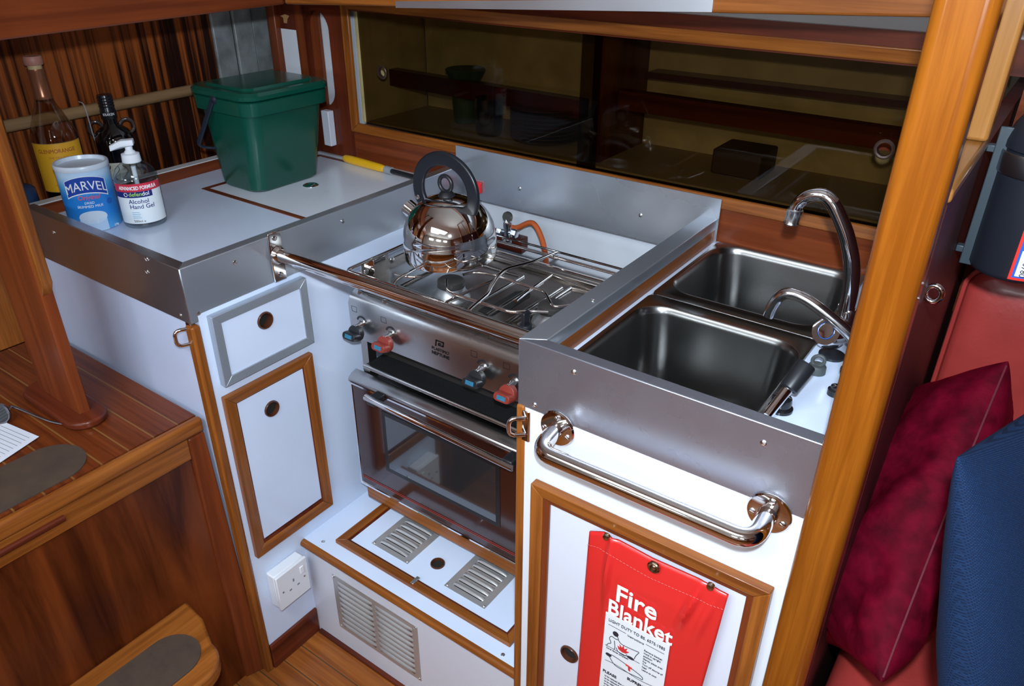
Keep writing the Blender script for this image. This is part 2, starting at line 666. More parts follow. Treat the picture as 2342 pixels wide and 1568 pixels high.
# locker wall: wood panels around the long smoked-door locker
wb = struct('wall_back', wbox((-1.462, YW, 0.8765), (-0.06, YW + .018, 0.977)), wood('redwood', 'x'))
mk('panel', wbox((-1.60, YW, 1.2500), (-0.06, YW + .018, 1.2985)), wood('mahogany', 'x'), wb)
mk('panel', wbox((-1.60, YW + .012, 1.2985), (-0.06, YW + .03, 1.345)), plain('grey_deckhead', (0.50, 0.50, 0.50), 0.5), wb)
mk('panel', wbox((-1.60, YW, 1.345), (-0.06, YW + .018, 1.96)), PAINT, wb)
bm = NB()
hole = rrect(-1.561, 1.131, 0.086, 0.226, 0.042, 8)
holed(bm, FY(YW), -1.607, -1.462, 0.86, 1.25, hole, -.018, 0)
mk('panel', bm, wood('mahogany', 'z'), wb)
mk('panel', wbox((-1.604, YW + .0185, 0.98), (-1.5745, YW + .028, 1.25)), wood('redwood', 'z'), wb)
mk('panel', wbox((-1.607, YW + .03, 0.98), (-1.46, YW + .05, 1.25)), PAINT, wb, label='white lining behind the rounded cutout')
# strip of teak, white board and corner post left of the cutout
mk('panel', wbox((-1.632, YW - .004, 0.86), (-1.607, YW + .018, 1.30)), wood('redwood', 'z'), wb)
mk('panel', wbox((-1.70, YW + .004, 0.86), (-1.632, YW + .018, 1.192)), plain('white_board', (0.80, 0.85, 0.92), 0.3), wb, label='white board')
mk('panel', wbox((-1.70, YW + .004, 1.192), (-1.632, YW + .018, 1.30)), wood('mahogany', 'z'), wb)
mk('corner_post', wbox((-1.732, YW - .012, 0.86), (-1.70, YW + .02, 1.30)), wood('redwood', 'z'), wb, bevel=.003)
# putty marks
bm = NB()
G = FY(YW + .0035)
prism(bm, G, [(-1.694, 1.222), (-1.684, 1.218), (-1.684, 1.206), (-1.672, 1.206), (-1.668, 1.217), (-1.660, 1.224), (-1.676, 1.227)], 0, .0006)
mk('putty_patch', bm, plain('filler', (0.42, 0.22, 0.09), .7), wb)

wl = struct('wall_left', wbox((-1.83, 0.40, 0.80), (-1.81, 1.235, 1.96)), wood('zebrano', 'z'))
bm = NB()
F_ = FR((-1.80, 1.235, 0), (-0.02, 1, 0), (0, 0, 1), (1, 0, 0))
for i in range(3):
    box(bm, F_, (0.0 + i * .06, 0.86, -.012 + (i % 2) * .006), (0.06 + i * .06 - .001, 1.30, 0 + (i % 2) * .006))
mk('hull_patch', bm, plain('bare_hull', (0.24, 0.26, 0.26), 0.35, var=.45, vscale=22, bump=.6, bscale=45), wl, bevel=.004)
# left counter wood lining and ledge
tr = thing('counter_backboard', (-1.69, 1.0, ZC), 'reddish wood backboard with a pale top edge along the left of the worktop', 'backboard')
mk('board', wbox((-1.705, 0.645, 0.86), (-1.688, YW - .001, 0.9150)), wood('redwood', 'y'), tr, bevel=.001)
mk('top_edge', wbox((-1.712, 0.645, 0.9152), (-1.688, YW - .001, 0.9175)), plain('pale_edge', (.62, .62, .62), .4), tr)
mk('ledge', wbox((-1.81, 0.62, 0.865), (-1.7052, YW - .001, 0.884)), wood('mahogany', 'y'), tr)
# rail batten across the zebrano
a, b = P(22, 288, 'x', -1.792), P(470, 197, 'x', -1.792)
bm = NB()
tube(bm, [a + V((0, -.06, 0)), b + V((0, .25, 0))], .013, 14)
for t in (0.0, 1.0):
    p = a.lerp(b, t)
    box(bm, W0, (-1.8095, p.y - .01, p.z - .008), (-1.792, p.y + .01, p.z + .008))
tag(mk('rail_batten', bm, wood('pale', 'y')), 'pale rounded wooden rail across the striped wood panel', 'rail')
bm = NB()
tube(bm, smoothpath([V((-1.792, .86, 1.082)), V((-1.777, .862, 1.074)), V((-1.776, .864, 1.02)), V((-1.784, .868, .96)), V((-1.79, .852, .886))], 6), .0012, 6)
tag(mk('wire', bm, plain('grey_wire', (.35, .35, .37), .4)), 'thin grey wire hanging down from the wooden rail', 'wire')

# upright at left end of fiddle
tag(mk('upright_trim', wbox((-1.66, 0.585, 0.80), (-1.60, 0.625, 1.96)), wood('teak', 'z'), bevel=.006), 'orange wooden upright at the left end of the counter fiddle', 'upright')
# wall further left behind the step
struct('wall_niche', wbox((-1.70, -0.4, 0.655), (-1.66, 0.60, 1.5)), wood('teak', 'z'))

# overhead beams
bmL = NB()
a0, a1 = P(0, 93, 'x', -1.35), P(650, 10, 'x', -1.35)
a0 = a0 + (a0 - a1) * 1.2
b1 = P(2110, 40, 'y', 1.1)
b1 = b1 + (b1 - a1) * 0.6
hexa(bmL, [a0, a0 + V((-.04, 0, 0)), a0 + V((-.04, 0, .17)), a0 + V((0, 0, .17))],
     [a1, a1 + V((-.04, .04, 0)), a1 + V((-.04, .04, .17)), a1 + V((0, 0, .17))])
bl = mk('overhead_beam', bmL, wood('redwood', 'y'), bevel=.004)
tag(bl, 'dark reddish overhead beam across the upper left above the green caddy', 'beam')
bmR = NB()
hexa(bmR, [a1 + V((.001, 0, 0)), a1 + V((.001, .04, 0)), a1 + V((.001, .04, .17)), a1 + V((.001, 0, .17))],
     [b1, b1 + V((0, .04, 0)), b1 + V((0, .04, .17)), b1 + V((0, 0, .17))])
br = mk('overhead_beam', bmR, wood('teak', 'x'), bevel=.004)
tag(br, 'long orange overhead beam above the smoked locker doors, meeting the right post', 'beam')
s0, s1 = P(905, 18, 'y', 1.098), P(1628, 28, 'y', 1.098)
hexa_b = NB()
up = V((0, 0, .012))
hexa(hexa_b, [s0, s0 + V((0, .10, 0)), s0 + V((0, .10, 0)) + up, s0 + up * .9], [s1, s1 + V((0, .10, 0)), s1 + V((0, .10, 0)) + up, s1 + up * 1.4])
tag(mk('metal_strip', hexa_b, brushed('satin_metal', (.62, .66, .72), .4)), 'slim grey metal strip under the overhead beam', 'strip')

# ------------------------------------------------------------------ smoked locker
LX0, LX1, LZ0, LZ1 = -1.434, -0.205, 0.988, 1.2475
lk = thing('wall_locker', (-0.82, YW, LZ0), 'long wall locker with smoked sliding doors framed in orange wood', 'locker')
bm = NB()
frame(bm, FY(YW), LX0 - .026, LX1 + .10, LZ0 - .018, LZ1 + .028, .022, -.0, .012, .004)
mk('frame', bm, [wood('teak', 'x'), wood('teak', 'z')], lk, bevel=.002)
bm = NB()
box(bm, W0, (LX0, YW + .027, LZ0 - .0), (LX1, YW + .26, LZ0 + .004))
box(bm, W0, (LX0, YW + .255, LZ0), (LX1, YW + .262, LZ1), 1)
box(bm, W0, (LX0 - .02, YW + .027, LZ0), (LX0 - .008, YW + .26, LZ1), 1)
box(bm, W0, (LX1 + .095, YW + .027, LZ0), (LX1 + .105, YW + .26, LZ1), 1)
box(bm, W0, (LX0, YW + .027, LZ1 + .004), (LX1, YW + .26, LZ1 + .01), 1)
CREAM = plain('cream_lining', (0.56, 0.44, 0.20), 0.7, var=.25, vscale=12)
mk('lining', bm, [plain('locker_floor', (.34, .25, .12), .6), CREAM], lk)
# shelf with a dark fiddle, divider
bm = NB()
hexa(bm, [P(850, 168, 'y', YW + .12) + V((0, y, z)) for y, z in ((0, -.022), (.03, -.022), (.03, .018), (0, .018))],
     [P(1330, 250, 'y', YW + .12) + V((0, y, z)) for y, z in ((0, -.022), (.03, -.022), (.03, .018), (0, .018))])
mk('shelf', bm, wood('mahogany', 'x'), lk)
bm = NB()
hexa(bm, [P(1400, 225, 'y', YW + .12) + V((0, y, z)) for y, z in ((0, -.02), (.03, -.02), (.03, .018), (0, .018))],
     [P(2110, 330, 'y', YW + .12) + V((0, y, z)) for y, z in ((0, -.02), (.03, -.02), (.03, .018), (0, .018))])
mk('shelf', bm, wood('mahogany', 'x'), lk)
bm = NB()
hexa(bm, [P(1480, 172, 'y', YW + .2) + V((0, y, z)) for y, z in ((0, -.006), (.05, -.006), (.05, .007), (0, .007))],
     [P(2110, 245, 'y', YW + .2) + V((0, y, z)) for y, z in ((0, -.006), (.05, -.006), (.05, .007), (0, .007))])
mk('rail', bm, wood('mahogany', 'x'), lk)
xd = P(1375, 250, 'y', YW + .07).x
mk('divider', wbox((xd - .012, YW + .05, LZ0 + .004), (xd + .012, YW + .25, LZ1)), wood('mahogany', 'z'), lk)
SMOKE = clear('smoked_acrylic', (0.57, 0.52, 0.44), 0.018)
for nm, (x0, x1, dy) in {'a': (LX0 - .004, xd + .02, .022), 'b': (xd - .02, LX1 + .09, .014)}.items():
    hx, hz = (P(874, 165, 'y', YW + dy)[0], P(874, 165, 'y', YW + dy)[2]) if nm == 'a' else (P(2023, 341, 'y', YW + dy)[0], P(2023, 341, 'y', YW + dy)[2])
    bm = NB()
    holed(bm, FY(YW + dy), x0, x1, LZ0 - .002, LZ1 + .008, circ(hx, hz, .0125, 28), -.003, 0)
    d = mk('sliding_door', bm, SMOKE, lk, smooth=False)
    bm = NB()
    G = FR((hx, YW + dy, hz), (1, 0, 0), (0, 0, 1), (0, -1, 0))
    lathe(bm, G, [(.0122, -.006), (.0122, -.0005), (.0165, .0005), (.0165, .002), (.014, .0035), (.0112, .003), (.0105, 0), (.0105, -.006)], 28, 0, False, False)
    mk('finger_pull', bm, plain('bronze_rim', (.06, .035, .025), .25, metal=.4), d)
# things inside the locker (seen dimly)
pl = thing('plate_stack', (-0.93, YW + .14, LZ0 + .004), 'stack of dark round dishes behind the smoked left door', 'plates')
px = P(1250, 320, 'y', YW + .14)
for k in range(9):
    bm = NB()
    lathe(bm, FR((px.x, YW + .135, LZ0 + .006 + k * .0085), (1, 0, 0), (0, 1, 0), (0, 0, 1)), [(.04, 0), (.055, .002), (.082, .010), (.083, .0115), (.055, .0055), (.0, .004)], 30)
    mk('dish', bm, plain('brown_dish', (.09, .05, .035), .25), pl)
jx = P(1130, 300, 'y', YW + .12)
bm = NB()
lathe(bm, FR((jx.x, YW + .10, LZ0 + .005), (1, 0, 0), (0, 1, 0), (0, 0, 1)), [(.028, 0), (.032, .01), (.034, .06), (.032, .085), (.030, .084), (.031, .06), (.029, .012), (0, .01)], 24)
tag(mk('glass_tumbler', bm, clear('tumbler_glass', (.7, .72, .75), .2)), 'clear glass standing inside the locker beside the dark dishes', 'glass')
gx = P(1060, 230, 'y', YW + .16)
bm = NB()
lathe(bm, FR((gx.x, YW + .17, LZ0 + .005), (1, 0, 0), (0, 1, 0), (0, 0, 1)), [(.03, 0), (.034, .05), (.036, .10), (.05, .125), (.048, .127), (.0, .12)], 20)
tag(mk('wooden_beaker', bm, plain('dull_green', (.03, .07, .03), .5)), 'dark green container inside the locker behind the left smoked door', 'container')
bx = P(1690, 420, 'y', YW + .16)
tag(mk('storage_box', wbox((bx.x - .05, YW + .12, LZ0 + .005), (bx.x + .05, YW + .22, LZ0 + .055)), plain('dark_box', (.05, .03, .02), .6), bevel=.004), 'dark box on the floor of the locker behind the right smoked door', 'box')

# ------------------------------------------------------------------ left counter
Z = lambda u, v, z: P(u, v, 'z', z)
lc = thing('galley_cabinet', (-1.3, 0.9, ZF), 'white left galley cabinet with a drawer and a tall wood-framed door beside the cooker', 'cabinet')
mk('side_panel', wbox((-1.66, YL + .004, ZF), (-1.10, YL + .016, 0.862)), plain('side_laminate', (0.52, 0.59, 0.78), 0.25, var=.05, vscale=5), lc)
bm = NB()
wbz = [(0.61, 0.28, 0.66), (0.61, ZF, 0.862)]
mk('front_panel', wbox((XL - .02, YL + .015, ZF + .07), (XL, 1.398, 0.862)), WHITE, lc)
mk('skirting', wbox((XL - .016, YL + .014, ZF), (XL + .006, 0.7555, 0.052)), wood('mahogany', 'y'), lc, bevel=.002)
# wood edge post on the corner
mk('edge_post', wbox((XL - .018, YL - .003, ZF), (XL + .0035, YL + .0145, 0.845)), wood('teak', 'z'), lc, bevel=.005, seg=3)
# drawer
HB_ = 28
dr = mk('drawer', holed(NB(), FX(XL), .655, .829, .731, .842, circ(.7436, .8059, .0138, HB_), .0008, .0125), WHITE, lc)
bm = NB()
frame(bm, FX(XL), .6395, .8445, .7165, .8545, .0165, .0005, .016, .001)
mk('drawer_frame', bm, brushed('drawer_trim', (.42, .47, .53), .42, None, .06, .7), dr, bevel=.0008)
fingerhole(FX(XL + .0125), .7436, .8059, dr, r=.0168, depth=.0112)
# door
do = mk('door', holed(NB(), FX(XL), .655, .818, .340, .672, circ(.7295, .6195, .0138, HB_), .0008, .0065), WHITE, lc)
bm = NB()
frame(bm, FX(XL), .6345, .8385, .3070, .6935, .0225, .0005, .012, .003)
mk('door_frame', bm, [wood('teak', 'y'), wood('teak', 'z')], do, bevel=.0012)
bm = NB()
frame(bm, FX(XL), .6573, .8157, .3298, .6707, .005, .001, .0075, .002)
mk('door_bead', bm, wood('mahogany', 'z'), do)
fingerhole(FX(XL + .0065), .7295, .6195, do, r=.0168, depth=.0055)
# mains socket
so = thing('mains_socket', (XL, .71, .16), 'white surface-mounted mains socket low on the left cabinet', 'socket')
sx = XL + .034
sc_ = [P(630, 1328, 'x', sx), P(700, 1270, 'x', sx), P(713, 1345, 'x', sx), P(645, 1395, 'x', sx)]
y0, y1 = (sc_[0].y + sc_[3].y) / 2, (sc_[1].y + sc_[2].y) / 2
z1, z0 = (sc_[0].z + sc_[1].z) / 2, (sc_[2].z + sc_[3].z) / 2
mk('back_box', wbox((XL, y0 + .001, z0 + .001), (sx - .008, y1 - .001, z1 - .001)), plain('socket_plastic', (.74, .76, .80), .3), so, bevel=.003)
fp = mk('faceplate', wbox((sx - .0078, y0, z0), (sx, y1, z1)), plain('socket_plastic', (.74, .76, .80), .3), so, bevel=.002)
yc, zc, S = (y0 + y1) / 2, (z0 + z1) / 2, (y1 - y0) / .086
G = FX(sx)
for (dy, dz, hw, hh) in ((0.0, .012, .002, .004), (-.011, -.009, .0032, .002), (.011, -.009, .0032, .002)):
    bm = NB()
    box(bm, G, (yc + (dy - hw) * S, zc + (dz - hh) * S, .0001), (yc + (dy + hw) * S, zc + (dz + hh) * S, .0005))
    mk('pin_slot', bm, plain('slot_shadow', (.22, .22, .24), .6), fp)
bm = NB()
box(bm, G, (yc + .020 * S, zc + .014 * S, 0), (yc + .030 * S, zc + .034 * S, .003))
mk('switch', bm, plain('socket_switch', (.80, .81, .84), .25), fp, bevel=.001)
for dy in (-.030, .030):
    screw(G, yc + dy * S, zc + .0 * S, fp, .0026)

# worktop and fiddle
wt = thing('worktop', (-1.35, 1.0, ZC), 'white left worktop with a wood-edged lift-out hatch', 'worktop')
bm = NB()
box(bm, W0, (-1.688, YL + .017, ZC - .018), (-1.112, YW - .001, ZC))
box(bm, W0, (-1.66, YL + .017, ZC - .03), (-1.12, YW - .001, ZC - .018))
mk('top', bm, WHITE, wt)
hA, hB, hC = Z(510, 424, ZC), Z(690, 495, ZC), Z(740, 362, ZC)
hx0, hx1, hy0, hy1 = -1.572, -1.115, .998, 1.334
mk('hatch', wbox((hx0, hy0, ZC), (hx1, hy1, ZC + .0012)), plain('hatch_white', (0.72, 0.77, 0.86), 0.2, var=.04), wt)
DK = wood('mahogany', 'x')
bm = NB()
box(bm, W0, (hx0 - .014, hy0 - .012, ZC), (hx1, hy0, ZC + .0016))
box(bm, W0, (hx0 - .014, hy0, ZC), (hx0, hy1 + .012, ZC + .0016))
box(bm, W0, (hx0, hy1, ZC), (hx1, hy1 + .012, ZC + .0016))
mk('hatch_trim', bm, wood('redwood', 'x'), wt)
rp = Z(711, 425, ZC)
bm = NB()
G = FR((rp.x, rp.y, ZC + .001), (1, 0, 0), (0, 1, 0), (0, 0, 1))
lathe(bm, G, [(.0185, 0), (.0185, .0015), (.016, .0028), (.0125, .0012), (.012, .0003)], 32)
lathe(bm, G, [(.0098, .0004), (.0098, .003), (.008, .0038), (0, .0042)], 24)
mk('lift_ring', bm, CHROME, wt, label='round chrome flush lift ring')
tag(mk('rear_strip', wbox((-1.60, YW - .010, ZC + .0005), (-1.125, YW - .001, ZC + .006)), plain('grey_bead', (.45, .46, .48), .4)), 'grey sealing strip where the worktop meets the locker wall', 'strip')

lf = thing('counter_fiddle', (XL, YL, ZT), 'raised aluminium fiddle wrapped round the edge of the left worktop', 'fiddle')
bm = NB()   # front run
hexa(bm, [(-1.60, YL, .849), (-1.60, YL + .022, .849), (-1.60, YL + .022, ZT), (-1.60, YL, ZT)],
     [(XL, YL, .849), (XL - .022, YL + .022, .849), (XL - .022, YL + .022, ZT), (XL, YL, ZT)])
mk('front_rail', bm, ALUX, lf, bevel=.0015)
bm = NB()
yE = YW - .004
hexa(bm, [(XL, YL, .849), (XL - .022, YL + .022, .849), (XL - .022, YL + .022, ZT), (XL, YL, ZT)],
     [(XL - .004, yE, .862), (XL - .026, yE, .862), (XL - .026, yE, ZT), (XL - .004, yE, ZT)])
mk('side_rail', bm, ALU, lf, bevel=.0015)
for (u, v) in ((538, 600), (785, 506), (455, 717)):
    p = P(u, v, 'x', XL)
    screw(FX(XL - .001), p.y, p.z, lf)
for (u, v) in ((122, 531), (336, 621), (412, 721), (335, 592)):
    p = P(u, v, 'y', YL)
    screw(FY(YL), p.x, p.z, lf)

# crash bar
cb = thing('crash_bar', (XL, .80, .905), 'polished steel crash bar across the front of the cooker', 'grab bar')
bm = NB()
box(bm, FX(XL + .0005), (.784, .862, 0), (.812, .956, .004))
bp = mk('end_plate', bm, POLISH, cb, bevel=.003)
screw(FX(XL + .0045), .797, .945, bp, .005)
screw(FX(XL + .0045), .799, .875, bp, .005)
bm = NB()
lathe(bm, FR((XL + .004, .800, .912), (0, 1, 0), (0, 0, 1), (1, 0, 0)), [(.017, 0), (.016, .005), (.013, .008)], 24)
tube(bm, [V((XL + .006, .800, .912)), V((XS - .001, .812, .910))], .0115, 28)
mk('bar', bm, POLISH, cb)

# lashing eyes
def eye(center, F, label):
    t = thing('lashing_eye', center, label, 'lashing eye')
    c = V(center)
    G = FR(c, F.u, F.v, F.n)
    bm = NB()
    box(bm, G, (-.006, -.026, 0), (.006, .026, .003))
    mk('base_plate', bm, POLISH, t, bevel=.001)
    bm = NB()
    tube(bm, fillet([G(0, .014, .002), G(0, .015, .026), G(0, -.015, .026), G(0, -.014, .002)], .018, 8), .0033, 12)
    mk('loop', bm, POLISH, t)
e1 = P(432, 775, 'y', YL - .003)
eye((e1.x, YL + .0035, .824), FR((0, 0, 0), (1, 0, 0), (0, 0, 1), (-.45, -1, 0)), 'steel lashing eye under the corner of the left fiddle')
eye((-.502, YS - .001, .813), FR((0, 0, 0), (.6, 0, 0), (0, 0, 1), (-.9, -.8, 0)), 'steel lashing eye beside the left end of the lower grab rail')

# ------------------------------------------------------------------ cooker recess + splash
struct('wall_recess', wbox((XL, 1.40, ZF), (XS, 1.415, .90)), PAINT)
sp = thing('splashback', (-.8, YW, .93), 'bent aluminium splashback plate behind the cooker', 'splashback')
bm = NB()
box(bm, FY(YW), (-1.118, .874, 0.0125), (-.481, .9895, .0145))
box(bm, FY(YW), (-1.118, .874, -.042), (-.481, .8755, .0125))
mk('plate', bm, brushed('splash_metal', (.50, .54, .60), .26, 'z', .05, .8), sp)
for (u, v) in ((1188, 431), (1465, 492)):
    p = P(u, v, 'y', YW - .0145)
    screw(FY(YW - .0145), p.x, p.z, sp)
rt = P(1095, 430, 'y', YW - .02)
tag(mk('red_tag', wbox((rt.x - .012, YW - .0225, rt.z - .012), (rt.x + .006, YW - .0155, rt.z + .013)), plain('red_plastic', (.75, .02, .03), .3), bevel=.001), 'small bright red block on the splashback behind the kettle handle', 'block')

# bench under the cooker
be = thing('cooker_plinth', (-.8, 1.0, ZF), 'white plinth step under the cooker with vent grilles', 'plinth')
mk('top_panel', wbox((XL, .757, .247), (XS, 1.40, .263)), WHITE, be)
mk('front_panel', wbox((XL, .757, ZF), (XS, .769, .247)), plain('plinth_laminate', (.62, .64, .72), .25), be)
bm = NB()
tube(bm, [V((XL + .001, .754, .254)), V((XS - .001, .754, .254))], .0095, 14)
mk('nosing', bm, wood('teak', 'x'), be, label='rounded orange wood nosing')
mk('toe_bead', wbox((XL + .01, .748, ZF), (XS, .757, ZF + .008)), wood('mahogany', 'x'), be)
bm = NB()
FZ = FR((0, 0, .263), (1, 0, 0), (0, 1, 0), (0, 0, 1))
frame(bm, FZ, -1.023, -.560, .787, 1.14, .018, .0003, .010, .003)
ha = mk('hatch_frame', bm, [wood('teak', 'x'), wood('teak', 'y')], be, bevel=.001)
bm = NB()
frame(bm, FZ, -1.0048, -.5782, .8052, 1.1218, .005, .0003, .006, .002)
mk('hatch_bead', bm, wood('mahogany', 'x'), ha)
mk('hatch_panel', holed(NB(), FZ, -1.0, -.583, .810, 1.117, circ(-.8027, .867, .0128, 28), .0005, .0035), WHITE, ha)
fingerhole(FR((0, 0, .2665), (1, 0, 0), (0, 1, 0), (0, 0, 1)), -.8027, .867, ha, r=.0155, depth=.003)
lt = Z(952, 1327, .27)
bm = NB()
box(bm, FZ, (lt.x - .004, .790, .008), (lt.x + .004, .812, .0115))
mk('latch', bm, SCREW, ha, bevel=.001)
for (u, v) in ((739, 1238), (1150, 1497)):
    p = Z(u, v, .263)
    screw(FZ, p.x, p.y, be, .004)


def grille(F, u0, u1, v0, v1, rows, cols, parent, along='u', lab=None):
    """pressed louvre grille as one sheet with hooded slots"""
    bm = NB()
    box(bm, F, (u0, v0, 0), (u1, v1, .0012))
    m = .010
    cw = (u1 - u0 - 2 * m) / cols
    rh = (v1 - v0 - 2 * m) / rows
    for c in range(cols):
        for r in range(rows):
            a0, a1_ = u0 + m + c * cw + .004, u0 + m + (c + 1) * cw - .004
            b0 = v0 + m + r * rh + rh * .18
            b1_ = b0 + rh * .62
            if along == 'v':
                pass
            n = 8
            loops = []
            for k in range(n + 1):
                t = k / n
                u = a0 + (a1_ - a0) * t
                h = .0042 * min(1, min(t, 1 - t) * 6 + .05) ** .5
                loops.append([F(u, b0 + (b1_ - b0) * s, .0011 + h * math.sin(PI * s) ** .8 if 0 < s < 1 else .0011) for s in (0, .2, .4, .6, .8, 1)])
            loft(bm, loops, False, False, 0, False)
            box(bm, F, (a0 + .003, b0 - rh * .10, .0012), (a1_ - .003, b0 + rh * .02, .0016), 1)
    g = mk('vent_grille', bm, [brushed('grille_metal', (.52, .52, .52), .32, None, .04, .6), DARK], parent, recalc=False, label=lab)
    for (a, b) in ((u0 + .005, v0 + .005), (u1 - .005, v0 + .005), (u0 + .005, v1 - .005), (u1 - .005, v1 - .005)):
        screw(F, a, b, g, .0026, .001)
    return g

FZ2 = FR((0, 0, .2666), (1, 0, 0), (0, 1, 0), (0, 0, 1))
grille(FZ2, -.957, -.853, .829, .990, 9, 1, ha, lab='left louvred vent grille in the plinth hatch')
grille(FZ2, -.754, -.651, .829, .990, 9, 1, ha, lab='right louvred vent grille in the plinth hatch')
grille(FY(.757), -1.010, -.765, .043, .206, 9, 2, be, lab='large double louvred vent grille on the plinth front')

# ------------------------------------------------------------------ cooker
CX0, CX1, CY0 = -1.062, -.598, .93
ck = thing('cooker', (-.83, 1.12, .30), 'stainless gimballed cooker with two burners, coloured knobs and a glass oven door', 'cooker')
bm = NB()
box(bm, W0, (CX0 + .012, CY0 + .006, .33), (CX1 - .012, 1.22, .60))
box(bm, W0, (CX0 + .022, 1.01, .60), (CX1 - .022, 1.22, .70))
mk('body', bm, brushed('casing_steel', (.40, .39, .38), .3), ck)
# control panel with a rolled top
bm = NB()
prof = [(CY0, .697), (CY0 - .001, .772), (CY0 + .004, .786), (CY0 + .016, .795), (CY0 + .045, .800), (CY0 + .045, .697)]
hexa(bm, [V((CX0, y, z)) for y, z in prof], [V((CX1, y, z)) for y, z in prof])
cp = mk('control_panel', bm, STEEL, ck, bevel=.001)
mk('grill_recess', wbox((CX0 + .02, CY0 + .05, .642), (CX1, 1.01, .697)), DARK, ck)
bm = NB()
box(bm, W0, (CX0 + .032, CY0 + .001, .636), (CX1, CY0 + .06, .641))
mk('grill_plate', bm, plain('black_enamel', (.016, .016, .017), .32, var=.6, vscale=500), ck, label='black speckled grill plate')
bm = NB()
tube(bm, [V((CX0 + .030, CY0 - .001, .637)), V((CX1, CY0 - .001, .637))], .0050, 12)
mk('grill_lip', bm, STEEL, ck)
bm = NB()
prof = [(CY0 + .005, .617), (CY0 - .010, .613), (CY0 - .020, .606), (CY0 - .021, .600), (CY0 + .005, .600)]
hexa(bm, [V((CX0 - .004, y, z)) for y, z in prof], [V((CX1, y, z)) for y, z in prof])
mk('oven_lip', bm, STEEL, ck, bevel=.002)
# side stile left under panel
mk('side_stile', wbox((CX0 + .016, CY0 + .008, .60), (CX0 + .034, CY0 + .03, .70)), HOB, ck)
# oven door
od = mk('oven_door', wbox((CX0, CY0 - .020, .328), (CX1, CY0 + .004, .5995)), plain('brown_door', (.032, .009, .006), .15, coat=.6), ck, bevel=.002)
FO = FY(CY0 - .0205)
bm = NB()
frame(bm, FO, CX0 + .002, CX1 - .002, .330, .598, .004, 0, .0012)
mk('door_trim', bm, CHROME, od)
bm = NB()
frame(bm, FO, -.975, -.672, .405, .560, .010, 0, .0006)
mk('window_border', bm, plain('oven_border', (.010, .010, .011), .3), od)
bm = NB()
box(bm, FO, (-.965, .415, .0002), (-.682, .550, .0008))
mk('oven_glass', bm, plain('oven_glass', (.018, .020, .022), .04, metal=.0, spec=1.0, coat=1.0), od)
bm = NB()
for zz in (.352, .356):
    box(bm, FO, (CX0 + .01, zz, .0003), (CX1 - .01, zz + .0012, .0009))
mk('red_line', bm, plain('red_print', (.30, .03, .02), .4), od)
bm = NB()
tube(bm, [V((-.985, .880, .604)), V((-.622, .880, .594))], .0068, 18)
hn = mk('door_handle', bm, POLISH, od)
for x in (-.972, -.636):
    bm = NB()
    box(bm, W0, (x - .010, .878, .588), (x + .012, CY0 - .0195, .606))
    mk('handle_bracket', bm, BLACK, hn, bevel=.003)
# knobs
RED = plain('red_knob', (.22, .028, .018), .4)
TEAL = plain('blue_sticker', (.03, .17, .28), .35, var=.3, vscale=300)
for (kx, kz, red) in ((-1.0275, .733, 0), (-.948, .7345, 1), (-.724, .738, 0), (-.655, .733, 1)):
    F0 = FY(CY0 - .001)
    bm = NB()
    prof_a = [(kx + .014 * math.cos(a), kz + .006 + .014 * math.sin(a)) for a in [math.radians(d) for d in range(20, 165, 12)]]
    prof_b = [(kx + .011 * math.cos(a), kz + .005 + .011 * math.sin(a)) for a in [math.radians(d) for d in range(164, 19, -12)]]
    n = min(len(prof_a), len(prof_b))
    rows = [[F0(*prof_a[i], .0002), F0(*prof_a[i], .0006), F0(*prof_b[len(prof_b) - 1 - i], .0006), F0(*prof_b[len(prof_b) - 1 - i], .0002)] for i in range(n)]
    loft(bm, rows)
    mk('dial_mark', bm, BLACK, cp)
    bm = NB()
    lathe(bm, FR(F0(kx, kz + .004, 0), F0.u, F0.v, F0.n), [(.0065, 0), (.0065, .006), (.004, .012), (.004, .020)], 16)
    sh = mk('knob_shaft', bm, CHROME, cp)
    K = FR(F0(kx, kz - .010, .020), (1, 0, 0), (0, .25, 1), (0, -1, .25))
    bm = NB()
    lathe(bm, K, [(.0165, -.008), (.0175, -.002), (.0165, .004), (.0, .006)], 28)
    loft(bm, [[K(a, b, c) for a, b in rrect(0, -.004 + dd, .036 * s, .016 * s, .0075 * s, 5)] for c, s, dd in ((.0, 1.0, 0), (.014, 1.0, 0), (.019, .92, 0))])
    kb = mk('knob', bm, RED if red else BLACK, cp, bevel=.0005, label='red cooker knob' if red else 'black cooker knob')
    bm = NB()
    box(bm, K, (-.009, -.008, .0188), (.009, .000, .0195))
    mk('knob_sticker', bm, TEAL, kb)
# logo
INK = plain('ink', (.008, .008, .010), .7, spec=.1)
F0 = FY(CY0 - .0012)
lp = P(1006, 786, 'y', CY0)
bm = NB()
for (a, b, c, d) in ((-.010, -.007, -.0075, .007), (-.010, .0045, .010, .007), (.0075, -.004, .010, .007), (-.003, -.004, .010, -.0015), (-.003, -.004, -.0008, .002), (-.003, .0, .004, .002)):
    hexa(bm, [F0(lp.x + a + b * .15, lp.z + b, 0), F0(lp.x + c + b * .15, lp.z + b, 0), F0(lp.x + c + d * .15, lp.z + d, 0), F0(lp.x + a + d * .15, lp.z + d, 0)],
         [F0(lp.x + a + b * .15, lp.z + b, .0003), F0(lp.x + c + b * .15, lp.z + b, .0003), F0(lp.x + c + d * .15, lp.z + d, .0003), F0(lp.x + a + d * .15, lp.z + d, .0003)])
mk('logo', bm, INK, cp)
F0 = FY(CY0 - .0009)
text('PLASTIMO', .0092, F0, INK, cp, x=lp.x + .001, y=lp.z - .0165, depth=.00015)
text('NEPTUNE', .0098, F0, INK, cp, x=lp.x + .001, y=lp.z - .0265, depth=.00015)
